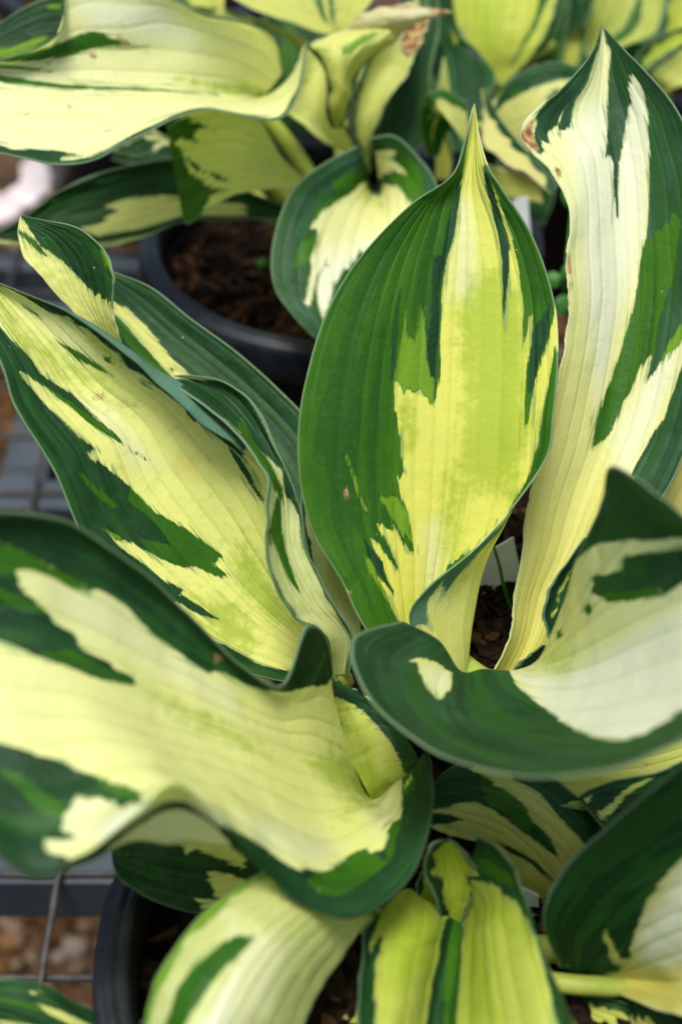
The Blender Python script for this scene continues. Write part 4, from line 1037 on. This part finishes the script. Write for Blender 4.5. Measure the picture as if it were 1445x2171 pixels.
# stalk of M, drawn in from the crown
def stalk(plant_, pts, rads, mat=MAT_PETIOLE, parent=None, name="petiole", seg=10):
    K = np.array(pts, float)
    t = np.linspace(0, 1, 40)
    R, _ = hermite(K, t, 0)
    W = unproj(R[:, :2], R[:, 2] / 1000.0)
    V, F = tube(W, np.interp(t, np.linspace(0, 1, len(rads)), rads), seg)
    o = link(name, mesh_from(V, F), mat)
    if parent is None:
        o.parent = plant_; o.matrix_parent_inverse = Matrix.Translation(plant_.location).inverted()
    else:
        o.parent = parent
    return o
j_leaf = [o for o in P_FRONT.children if o.get('label', '').startswith('lime hanging')][0]
stalk(P_FRONT, [(965,1950,441),(950,1990,446),(925,2015,454),(905,2025,462)], [.001, .0035, .004, .0045], parent=j_leaf)
m_leaf = [o for o in P_FRONT.children if o.get('label', '').startswith('large deep')][0]
stalk(P_FRONT, [(900,2020,452),(1000,2040,436),(1100,2070,424),(1200,2086,418),(1300,2092,419),(1400,2098,422)], [.004, .0033, .003, .003, .0030, .001], parent=m_leaf)

# ------------------------------------------------------------------ back plant
leaf(P_BACK, [   # V: broad pale leaf
    row([(648,92),(632,135),(602,176),(562,202),(578,182),(592,164),(600,150)], [618,622,632,646,640,634,630]),
    row([(641,150),(611,192),(571,210),(531,202),(547,162),(566,112),(586,88)], [602,610,620,634,630,622,616]),
    row([(609,236),(576,227),(531,215),(481,201),(491,141),(511,82),(537,50)], [588,596,608,622,619,612,606]),
    row([(525,248),(501,233),(466,216),(421,196),(421,131),(431,61),(441,30)], [580,588,598,612,610,604,598]),
    row([(440,229),(416,222),(386,209),(351,189),(341,121),(346,41),(368,-5)], [578,583,592,604,604,598,592]),
    row([(363,253),(341,241),(311,221),(281,186),(266,121),(266,51),(271,-40)], [572,578,587,598,598,593,588]),
    row([(277,298),(261,271),(241,236),(221,181),(206,121),(201,51),(201,-50)], [564,571,581,592,593,589,585]),
    row([(194,344),(186,301),(171,246),(156,179),(146,126),(144,61),(147,-20)], [558,565,576,588,588,585,582]),
    row([(120,346),(111,306),(101,246),(91,173),(86,141),(96,106),(129,68)], [554,562,572,583,583,581,576]),
    row([(50,333),(41,301),(31,241),(21,166),(21,146),(29,131),(52,114)], [552,559,569,580,580,578,574]),
    row([(-20,320),(-30,290),(-40,230),(-50,160),(-45,148),(-40,140),(-30,132)], [552,558,568,577,577,576,573]),
    row([(-200,200),(-201,199),(-202,198),(-202,197),(-202,196),(-201,195),(-200,194)], [570]*2),
  ], layers=[('W', T(1, [(430,0),(1000,0),(1200,300),(600,150)])), ('L', T(1, [(1100,470),(1500,520),(1700,590),(1400,590)])),
    ('G', T(1, [(-300,440),(0,458),(100,470),(250,500),(400,520),(700,530),(1000,545),(1330,580),(1000,558),(700,548),(400,547),(200,522),(0,502),(-300,480)])),
    ('G', T(1, [(-100,378),(150,335),(270,300),(400,250),(500,208),(540,194),(640,208),(665,235),(740,250),(890,297),(760,278),(640,282),(540,302),(400,347),(200,377),(0,384),(-100,390)])),
    ('B', T(1, [(-100,392),(150,410),(330,440),(150,430),(-100,415)])),
    ('D', T(1, [(-300,820),(0,878),(90,912),(200,908),(350,918),(480,950),(385,962),(390,995),(480,1020),(300,1100),(-300,1000)])), ('M', 'D', 7, 3),
    ('K', T(1, [(715,215),(745,235),(775,275),(740,265)])), ('K', T(1, [(540,320),(580,335),(575,365),(550,350)])), ('K', T(1, [(415,650),(440,650),(440,675),(418,672)])), ('K', T(1, [(285,385),(315,385),(300,398)])), ('K', T(1, [(155,685),(180,688),(170,702)])), ('K', T(1, [(610,795),(680,795),(630,808)])), ('K', T(1, [(655,225),(675,230),(665,245)]))],
  base=((.77,.77,.36), (.80,.80,.50)), veins=9, pet='down', pcol=.5, crown=CB, prad=.005, wave=.9, veinamt=.9, label="broad pale cream leaf with brown specks")
leaf(P_BACK, [   # W: yellow leaf with dark tip below V
    q(640,378,632,402,662,664,662), q(597,335,575,400,652,656,650), q(545,252,492,415,640,646,638), q(475,225,432,449,632,640,630), q(400,240,398,475,628,634,626), q(352,268,389,468,628,630,626)],
  layers=[('G', T(1, [(1100,930),(1160,1050),(1250,1130),(1380,1165),(1280,1200),(1250,1280),(1210,1340),(1120,1420),(1000,1400),(1000,800)])), ('G', T(1, [(1000,720),(1150,740),(1290,772),(1180,800),(1190,870),(1080,850),(1000,840)])), ('G', T(1, [(1110,940),(1250,1040),(1410,1110),(1330,1100),(1180,1020)]))],
  base=((.80,.84,.26), (.78,.84,.22)), veins=8, crown=CB)
leaf(P_BACK, [   # X: dark leaf with yellow streak, far left
    q(600,436,600,464,672,674,672), q(500,395,500,466,662,664,660), q(390,338,390,471,652,656,648), q(300,345,290,508,646,650,641), q(215,366,200,523,642,646,637), q(120,408,100,523,640,643,636), q(40,470,30,517,640,642,637), q(-30,505,-30,510,642,642,642)],
  layers=[('M', 'D', 300, 0), ('Y', T(1, [(470,1405),(620,1370),(705,1290),(640,1262),(800,1212),(1000,1195),(1140,1210),(1500,1250),(1500,1320),(1120,1325),(900,1390),(580,1455)])), ('D', T(1, [(-100,1440),(400,1500),(580,1455),(900,1390),(1120,1325),(1150,1350),(900,1440),(600,1485),(300,1510),(-100,1470)])), ('Y', T(1, [(-100,1462),(300,1505),(600,1487),(900,1442),(1100,1375),(1000,1600),(-100,1600)]))],
  base=((.82,.84,.30), (.82,.84,.30)), veins=7, crown=CB)
leaf(P_BACK, [   # Y: heart shaped leaf
    row([(758,309),(776,350),(786,396),(796,410),(801,380),(796,330),(786,293)], [640,648,664,672,664,652,644]),
    row([(700,338),(735,375),(770,411),(796,428),(826,390),(841,340),(831,287)], [628,634,646,652,648,644,640]),
    row([(640,380),(690,410),(745,445),(790,462),(840,430),(880,390),(891,338)], [618,622,630,634,632,632,632]),
    row([(600,440),(655,475),(720,510),(780,522),(845,500),(900,460),(928,398)], [610,612,618,622,620,620,622]),
    row([(576,530),(640,555),(710,580),(775,592),(850,570),(910,530),(945,470)], [604,605,609,612,611,611,614]),
    row([(582,610),(645,635),(710,650),(770,658),(840,640),(900,610),(935,560)], [600,600,603,606,605,605,608]),
    row([(626,676),(680,696),(730,706),(765,712),(810,700),(855,680),(890,650)], [598,597,600,602,601,601,603]),
    row([(748,790),(749,791),(750,791),(751,791),(752,790),(753,790),(754,789)], [598]*2),
  ], layers=[('M', 'D', 900, 900), ('Y', T(2, [(830,1100),(855,1120),(880,1180),(930,1200),(970,1130),(1040,1140),(1090,1190),(1125,1245),(1500,1600),(800,2100)]) + T(5, [(640,560),(600,420),(560,310),(548,210),(565,130),(622,45),(560,110),(530,250),(512,305),(475,295),(490,220),(502,150),(522,70)]) + T(2, [(508,1590),(530,1500),(557,1480),(562,1412),(515,1392),(540,1340),(640,1250),(720,1200),(790,1150)])),
    ('Y', T(2, [(925,925),(1000,912),(1062,945),(1000,970),(1050,1000),(1098,1062),(1060,1072),(1010,1030),(960,1095),(900,1085),(882,1030),(905,960)])),
    ('W', T(5, [(560,0),(900,-100),(900,300),(600,400),(500,250)])), ('L', T(2, [(830,1100),(900,1200),(960,1260),(860,1250)])),
    ('G', T(2, [(640,1100),(760,1060),(850,1050),(850,1090),(780,1170),(700,1210),(540,1330),(560,1280),(680,1180)])), ('G', T(2, [(560,1420),(550,1500),(500,1600),(400,1640),(440,1500)])), ('G', T(2, [(1060,950),(1160,1000),(1200,1080),(1220,1200),(1130,1250),(1080,1160),(990,1110),(1040,1050),(1100,1060)])),
    ('D', T(5, [(830,-30),(740,80),(660,190),(630,300),(600,400),(700,400),(900,100)]))],
  base=((.74,.72,.30), (.80,.80,.56)), rimw=6, bloom=.9, veins=11, pet='down', pcol=.5, crown=CB, wave=.8, veinamt=.9, label="heart shaped leaf, cream centre and wide blue green margin")
# Z: folded yellow leaf with a withered tip
leaf(P_BACK, [   # pale back sheet of the fold
    q(752,330,770,332,690,694,690), q(690,300,758,312,672,682,676), q(640,262,740,280,660,672,668), q(604,236,712,240,652,666,662), q(608,190,700,180,650,664,660), q(630,140,690,130,652,662,660), q(648,95,662,90,656,658,658)],
  layers=[('M', 'D', 0, 6)], base=((.76,.78,.26), (.78,.80,.28)), veins=7, crown=CB, veinamt=.6, petiole=False)
leaf(P_BACK, [
    q(702,272,722,274,652,652,652), q(690,240,734,249,646,640,648), q(692,182,750,206,640,630,644), q(682,142,756,164,638,626,642), q(664,112,790,124,638,624,640), q(650,94,838,88,640,626,640), q(690,72,862,58,644,634,642), q(725,62,880,52,648,642,646)],
  layers=[('M', 'D', 10, 4), ('B', T(2, [(700,300),(850,210),(960,190),(850,260),(720,340)]))], base=((.60,.62,.14), (.66,.66,.24)), veins=7, crown=None, petiole=False, mottle=.6)
leaf(P_BACK, [
    q(722,66,728,72,646,646,646), q(752,38,782,66,642,638,640), q(795,16,832,62,638,632,636), q(845,8,875,54,636,628,632), q(900,14,912,42,634,628,632), q(957,24,958,27,634,634,634)],
  layers=[('K', T(2, [(740,140),(800,90),(860,65),(840,90),(800,130)])), ('K', T(2, [(1240,50),(1400,60),(1400,80),(1280,110)])), ('K', T(2, [(1000,20),(1160,30),(1200,50),(1000,50)]))], base=((.60,.55,.28), (.66,.62,.46)), veins=7, crown=None, petiole=False, wave=1.6, label="papery withered leaf tip")
leaf(P_BACK, [   # brown withered scrap below the tip
    q(880,20,915,15,660,662,660), q(858,60,903,55,656,660,658), q(848,95,890,90,655,658,656), q(862,122,872,118,657,657,657)],
  layers=[('M', 'K', 60, 60)], base=((.5,.4,.2), (.5,.36,.16)), veins=3, crown=None, petiole=False, wave=2.0, label="brown withered scrap")
leaf(P_BACK, [   # AA: pale green tall leaf
    q(758,318,772,318,690,694,690), q(745,258,796,262,684,690,684), q(752,200,824,205,680,688,680), q(775,140,862,155,678,688,680), q(805,90,878,110,678,686,682), q(840,40,890,60,680,686,684), q(880,-20,884,-20,684,684,684)],
  layers=[('M', 'D', 9, 0)], base=((.58,.60,.16), (.56,.60,.22)), veins=7, crown=CB, veinamt=.5, petiole=False)
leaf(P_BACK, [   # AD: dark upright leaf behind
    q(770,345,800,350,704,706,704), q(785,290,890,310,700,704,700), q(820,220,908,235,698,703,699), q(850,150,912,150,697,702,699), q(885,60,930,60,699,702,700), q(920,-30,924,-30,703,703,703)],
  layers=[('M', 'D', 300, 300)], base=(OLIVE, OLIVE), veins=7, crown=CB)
leaf(P_BACK, [   # AB: pale leaf at the top
    q(708,75,722,70,690,692,690), q(660,62,740,55,686,692,686), q(590,38,770,25,684,692,684), q(520,12,800,-20,684,692,684), q(470,-40,810,-80,686,694,688), q(520,-130,780,-150,690,696,692), q(650,-230,654,-230,698,698,698)],
  layers=[('G', T(2, [(560,-100),(600,60),(620,160),(580,100),(545,0)])), ('D', T(2, [(640,-100),(660,100),(655,170),(640,120),(625,-50)]))], base=((.54,.56,.13), (.60,.62,.22)), veins=9, crown=CB)
leaf(P_BACK, [   # yellow leaf at the top left of it
    q(560,60,640,90,704,706,704), q(480,20,560,45,700,704,702), q(400,8,480,40,696,700,698), q(370,-30,470,-40,696,700,698), q(380,-90,430,-110,698,700,700), q(400,-160,404,-162,702,702,702)],
  layers=[('M', 'G', 10, 0)], base=((.54,.56,.13), (.54,.56,.12)), veins=7, crown=CB)
leaf(P_BACK, [   # AC: dark leaf at the upper left
    q(260,120,250,20,640,640,640), q(170,120,165,-5,636,636,636), q(80,132,100,-5,632,632,632), q(0,150,30,30,630,630,630), q(-60,150,-50,85,630,630,630), q(-130,130,-130,126,632,632,632)],
  layers=[('M', 'D', 300, 300), ('B', T(1, [(-100,310),(60,290),(200,240),(300,210),(200,300),(60,350),(-100,360)])), ('B', T(1, [(300,30),(400,20),(390,50),(320,55)]))], base=(LIME, LIME), veins=7, crown=CB)
leaf(P_BACK, [   # small pale base leaf glimpsed below V
    q(400,330,395,350,668,668,668), q(355,290,372,312,660,662,660), q(320,275,350,310,656,658,656), q(280,290,300,330,656,658,656), q(240,320,243,324,658,658,658)],
  layers=[('U', 'D', .2, 1.1, .4, 1.3)], base=(PALE, PALE), veins=5, crown=CB)
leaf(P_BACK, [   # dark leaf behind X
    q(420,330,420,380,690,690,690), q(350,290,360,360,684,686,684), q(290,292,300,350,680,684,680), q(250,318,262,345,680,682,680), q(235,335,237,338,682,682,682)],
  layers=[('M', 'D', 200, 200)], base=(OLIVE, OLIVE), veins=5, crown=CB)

# ------------------------------------------------------------------ plant behind on the right
leaf(P_RIGHT, [  # AE
    q(1040,182,1068,182,736,738,736), q(1005,160,1098,148,728,736,730), q(950,115,1132,112,720,732,724), q(915,60,1160,66,716,730,722), q(900,0,1182,0,716,732,724), q(905,-80,1190,-80,720,736,728), q(950,-180,1150,-180,728,740,734), q(1050,-280,1054,-280,744,744,744)],
  layers=[('L', T(3, [(100,0),(400,0),(330,300),(240,400)])), ('D', T(3, [(-300,-300),(20,-300),(45,0),(60,130),(110,240),(215,335),(120,280),(30,190),(80,370),(30,330),(-10,260),(-100,100)])), ('D', T(3, [(0,420),(100,440),(280,490),(330,500),(280,530),(0,500)])), ('G', T(3, [(660,-100),(560,150),(420,380),(380,420),(450,300),(540,120),(600,-100)])), ('M', 'D', 16, 3)],
  base=((.48,.52,.08), (.52,.56,.07)), veins=9, veinamt=1.2, crown=CR)
leaf(P_RIGHT, [  # AE2 striped leaf to the right of it
    q(1060,175,1080,170,742,744,742), q(1085,110,1128,120,738,742,738), q(1110,60,1160,90,736,742,736), q(1140,0,1190,10,736,742,738), q(1160,-80,1200,-80,740,744,742), q(1190,-160,1194,-160,746,746,746)],
  layers=[('M', 'G', 8, 12)], base=((.44,.46,.08), (.44,.46,.08)), veins=5, crown=CR)
leaf(P_RIGHT, [  # AF: dark and cream leaf behind the tall leaf
    q(1045,300,1020,240,690,694,690), q(1080,330,1062,195,684,684,688), q(1130,320,1092,163,680,676,684), q(1180,300,1135,138,678,672,682), q(1230,280,1185,131,678,673,682), q(1280,260,1230,145,680,677,684), q(1340,200,1342,196,686,686,686)],
  layers=[('D', T(3, [(300,700),(370,620),(450,575),(560,530),(660,495),(780,480),(1000,560),(1100,200),(500,300),(300,450)])), ('D', T(3, [(600,600),(690,540),(720,570),(640,620)])), ('G', T(3, [(370,600),(450,570),(480,520),(400,560)]))],
  base=((.56,.56,.18), (.64,.64,.28)), veins=8, crown=CR, veinamt=.8)
leaf(P_RIGHT, [  # AG: cream leaf with browned edge and dark upper margin
    q(1018,190,1030,185,676,676,676), q(1025,240,1052,238,664,664,662), q(1022,300,1092,292,652,652,648), q(1060,335,1140,345,642,642,638), q(1120,370,1175,385,636,636,634), q(1155,402,1178,400,634,634,633), q(1165,412,1168,411,634,634,634)],
  layers=[('M', 'D', 0, 20), ('M', 'K', 3, 0)], base=((.60,.58,.20), (.62,.58,.24)), veins=7, crown=CR, veinamt=.6, petiole=False)
leaf(P_RIGHT, [  # yellowish low leaves in the gap
    q(1150,430,1140,380,700,702,700), q(1100,420,1090,360,696,696,694), q(1055,415,1050,355,692,692,690), q(1020,400,1022,350,690,690,690), q(1000,380,1001,376,690,690,690)],
  layers=[('M', 'K', 0, 5)], base=((.42,.40,.10), (.36,.38,.08)), veins=5, crown=CR, petiole=False)
leaf(P_RIGHT, [  # AH
    q(1255,150,1275,150,760,762,760), q(1240,90,1310,105,754,760,752), q(1240,30,1385,75,750,758,748), q(1255,-30,1408,20,750,758,750), q(1290,-100,1400,-60,754,760,754), q(1360,-180,1364,-180,764,764,764)],
  layers=[('M', 'D', 0, 4), ('U', 'G', .55, .75, .0, .6)], base=((.42,.46,.10), (.46,.50,.12)), veins=7, crown=CR)
leaf(P_RIGHT, [  # AI
    q(1415,130,1440,130,764,766,764), q(1405,80,1470,90,760,764,758), q(1410,20,1500,40,758,764,758), q(1430,-50,1500,-50,760,764,760), q(1470,-120,1474,-120,766,766,766)],
  layers=[('M', 'D', 6, 6)], base=(LIME, (.5,.54,.14)), veins=5, crown=CR)
leaf(P_RIGHT, [  # AJ
    q(1400,200,1395,185,720,722,720), q(1425,190,1370,160,714,716,714), q(1470,175,1400,130,708,712,710), q(1530,140,1450,90,704,708,706), q(1580,90,1540,60,704,706,705), q(1640,40,1642,38,706,706,706)],
  layers=[('M', 'D', 0, 10)], base=((.54,.56,.16), (.54,.58,.14)), veins=6, crown=CR, mottle=.8)
leaf(P_RIGHT, [  # AJ2 dark leaf
    q(1340,160,1360,165,745,746,745), q(1350,120,1390,140,742,744,742), q(1385,85,1440,110,740,742,740), q(1440,60,1500,90,740,742,740), q(1540,40,1542,42,742,742,742)],
  layers=[('M', 'D', 14, 14)], base=(OLIVE, LIME), veins=5, crown=CR)
leaf(P_RIGHT, [  # AK: green curl with cream stripes
    q(905,330,930,330,690,692,690), q(890,265,950,280,680,680,680), q(893,225,975,262,672,668,672), q(905,200,985,300,668,662,668), q(935,188,992,330,668,664,668), q(985,215,1000,345,672,672,672)],
  layers=[('M', 'G', 24, 40), ('U', 'Y', .42, .52, .0, .8)], base=((.50,.52,.12), (.60,.60,.20)), veins=6, crown=CR, petiole=False)
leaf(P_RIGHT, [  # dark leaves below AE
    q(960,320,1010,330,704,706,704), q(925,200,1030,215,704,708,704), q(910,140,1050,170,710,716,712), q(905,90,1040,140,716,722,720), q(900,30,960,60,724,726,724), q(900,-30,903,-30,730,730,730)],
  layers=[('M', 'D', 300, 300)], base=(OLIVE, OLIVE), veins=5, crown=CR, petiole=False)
leaf(P_RIGHT, [  # yellow stalk-like leaf in the gap
    q(925,380,950,380,712,714,712), q(925,300,958,300,708,710,708), q(925,240,955,240,706,708,706), q(930,180,950,180,706,707,706), q(940,120,942,120,707,707,707)],
  base=((.36,.38,.06), (.40,.42,.08)), veins=4, crown=CR, petiole=False)
leaf(P_RIGHT, [  # striped stalks top right
    q(1180,170,1215,170,752,754,752), q(1190,110,1235,120,750,753,750), q(1205,60,1240,60,750,753,750), q(1215,0,1245,0,751,753,751), q(1230,-80,1232,-80,754,754,754)],
  layers=[('M', 'G', 6, 9)], base=((.42,.44,.08), (.42,.44,.08)), veins=4, crown=CR, petiole=False)
leaf(P_RIGHT, [  # dark curled leaf, top
    q(1200,60,1235,60,744,746,744), q(1205,10,1255,10,740,744,740), q(1210,-40,1260,-40,740,744,740), q(1230,-100,1232,-100,744,744,744)],
  layers=[('M', 'D', 100, 100)], base=(OLIVE, OLIVE), veins=4, crown=CR, petiole=False)

# dark leaves added deep inside the clumps to darken the gaps
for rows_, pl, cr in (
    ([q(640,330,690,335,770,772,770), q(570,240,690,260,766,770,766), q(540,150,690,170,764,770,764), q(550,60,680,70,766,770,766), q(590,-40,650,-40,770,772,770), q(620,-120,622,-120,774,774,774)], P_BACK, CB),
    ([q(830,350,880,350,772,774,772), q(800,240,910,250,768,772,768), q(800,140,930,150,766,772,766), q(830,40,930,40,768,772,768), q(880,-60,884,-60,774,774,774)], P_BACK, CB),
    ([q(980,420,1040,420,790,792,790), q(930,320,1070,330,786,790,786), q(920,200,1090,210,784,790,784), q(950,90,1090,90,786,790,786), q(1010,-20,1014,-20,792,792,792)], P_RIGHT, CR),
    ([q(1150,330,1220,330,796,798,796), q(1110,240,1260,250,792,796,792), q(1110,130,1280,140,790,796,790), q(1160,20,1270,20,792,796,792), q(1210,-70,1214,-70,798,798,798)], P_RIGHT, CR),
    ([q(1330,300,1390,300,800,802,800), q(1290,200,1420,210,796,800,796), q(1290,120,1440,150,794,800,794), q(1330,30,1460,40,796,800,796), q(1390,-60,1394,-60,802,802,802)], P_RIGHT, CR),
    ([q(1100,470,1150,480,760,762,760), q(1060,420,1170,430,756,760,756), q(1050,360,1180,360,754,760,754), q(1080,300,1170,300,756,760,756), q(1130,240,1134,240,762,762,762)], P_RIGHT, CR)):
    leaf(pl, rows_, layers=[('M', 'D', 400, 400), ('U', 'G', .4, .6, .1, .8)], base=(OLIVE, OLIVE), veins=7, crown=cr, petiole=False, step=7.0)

# ------------------------------------------------------------------ small things
def flat_piece(name, corners, thick, mat):
    """flat plastic piece through four world corners, with real thickness and rounded top corners"""
    C = [Vector(c) for c in corners]
    n = (C[1] - C[0]).cross(C[3] - C[0]).normalized() * thick
    V = [c for c in C] + [c + n for c in C]
    F = [(0,1,2,3), (7,6,5,4), (0,4,5,1), (1,5,6,2), (2,6,7,3), (3,7,4,0)]
    return link(name, mesh_from(V, F, False), mat)
def px3(x, y, d): return unproj(np.array([x, y], float), np.array(d / 1000.0))
t1 = flat_piece("plant_tag", [px3(1010,1275,556), px3(1028,1175,540), px3(1088,1140,541), px3(1106,1232,555)], .0008, MAT_TAG)
tag(t1, "white plastic plant tag stuck in potting mix beside the upright leaf", "plant tag")
t2 = flat_piece("plant_tag", [px3(1085,560,705), px3(1085,425,690), px3(1118,417,690), px3(1128,560,705)], .0008, MAT_TAG)
tag(t2, "grey white plant tag standing behind the tip of the upright leaf", "plant tag")
t3 = flat_piece("plant_tag", [px3(1095,1950,452), px3(1100,1880,446), px3(1140,1900,446), px3(1142,1970,452)], .0008, MAT_TAG)
tag(t3, "white plant tag glimpsed between the lime leaf and the dark leaf", "plant tag")

# little weed in the main pot: a thin stem and three-lobed leaves
weed = empty("weed_seedling", tuple(px3(1080,1340,545)))
tag(weed, "small green three lobed weed growing in potting mix beside the ragged leaf", "weed")
def weed_part(name, V, F, mat=MAT_WEED):
    o = link(name, mesh_from(V, F), mat, weed)
    o.matrix_parent_inverse = Matrix.Translation(weed.location).inverted()
    return o
def wpath(pts, rads):
    K = np.array(pts, float); t = np.linspace(0, 1, 24)
    R, _ = hermite(K, t, 0)
    V, F = tube(unproj(R[:, :2], R[:, 2] / 1000), np.interp(t, np.linspace(0, 1, len(rads)), rads), 7)
    weed_part("stem", V, F)
wpath([(1090,1310,548),(1075,1270,540),(1064,1230,532),(1058,1200,528),(1046,1160,524)], [.0007, .0007, .0006])
wpath([(1090,1345,550),(1075,1345,545),(1058,1343,540),(1048,1340,538)], [.0006, .0005, .0005])
def lobe(cx, cy, d, ang, L, Wd):
    V, F = [], []
    n = 9
    for i in range(n):
        t = i / (n - 1); w = Wd * math.sin(math.pi * min(1, t * .93 + .07)) ** .7
        for s in (-1, -.5, 0, .5, 1):
            x = cx + math.cos(ang) * L * t - math.sin(ang) * w * s; y = cy + math.sin(ang) * L * t + math.cos(ang) * w * s
            V.append(tuple(px3(x, y, d + 1.5 * abs(s) + 3 * t * t)))
    for i in range(n - 1):
        for j in range(4):
            k = i * 5 + j; F.append((k, k + 1, k + 6, k + 5))
    weed_part("leaflet", V, F)
lobe(1050,1338,537, math.radians(155), 55, 16); lobe(1052,1345,537, math.radians(118), 42, 13); lobe(1056,1338,537, math.radians(200), 36, 15); lobe(1068,1330,540, math.radians(-40), 16, 8)
weed2 = empty("weed_seedling", tuple(px3(1195,600,640)))
tag(weed2, "small round leaved weed behind the ragged edge of the tall leaf", "weed")
weed = weed2
lobe(1215,385,660, math.radians(100), 60, 22); lobe(1200,560,650, math.radians(60), 40, 24); lobe(1175,640,650, math.radians(20), 40, 22); lobe(1190,590,655, math.radians(170), 45, 18)
wpath([(1190,650,668),(1195,600,655),(1205,500,655),(1214,400,658)], [.0007, .0006, .0005])
weed3 = empty("weed_seedling", tuple(px3(560,560,700)))
tag(weed3, "tiny shaded weed seedling in the pot beside the heart shaped leaf", "weed")
weed = weed3
for a in (20, 110, 200, 290): lobe(556,560,700, math.radians(a), 16, 6)
wpath([(560,600,716),(556,580,706),(556,560,700)], [.0006, .0005])

# bright pale slabs standing in for sunlit ground far left and right, orange clay lump
def slab(name, pix, z, th, mat, label, cat):
    r = np.random.default_rng(3)
    B = [at_z(x, y, z) for x, y in pix]
    V = [tuple(b) for b in B] + [tuple(b + np.array([0, 0, th])) for b in B]
    n = len(B)
    F = [tuple(range(n - 1, -1, -1)), tuple(range(n, 2 * n))] + [(i, (i + 1) % n, n + (i + 1) % n, n + i) for i in range(n)]
    return tag(link(name, mesh_from(V, F, False), mat), label, cat)
slab("sunlit_patch", [(-60,505),(-60,448),(-20,440),(-5,432),(18,430),(30,416),(44,414),(50,392),(46,372),(60,362),(66,346),(92,350),(104,336),(124,342),(118,362),(121,384),(108,402),(110,424),(86,438),(78,452),(52,462),(40,480),(18,490)], .002, .008, MAT_PALE, "pale slab painted as sunlit ground at the far left behind the dark leaf", "sunlit ground patch")
slab("sunlit_patch", [(210,372),(232,335),(245,318),(268,318),(272,345),(250,360)], .002, .008, MAT_PALE, "short pale slab painted as sunlit ground peeking out under the broad cream leaf", "sunlit ground patch")
slab("sunlit_patch", [(1320,110),(1372,84),(1390,100),(1420,108),(1380,140),(1340,150),(1330,125)], .002, .008, MAT_PALE, "pale slab painted as sunlit ground behind the tip of the tall striped leaf", "sunlit ground patch")
clay = scatter("clay_lump", MAT_CLAY, [tuple(at_z(103, 1012, GZ + .012))], [.017], .8)
tag(clay, "small orange clay lump on the ground left of the yellow leaf", "clay lump")
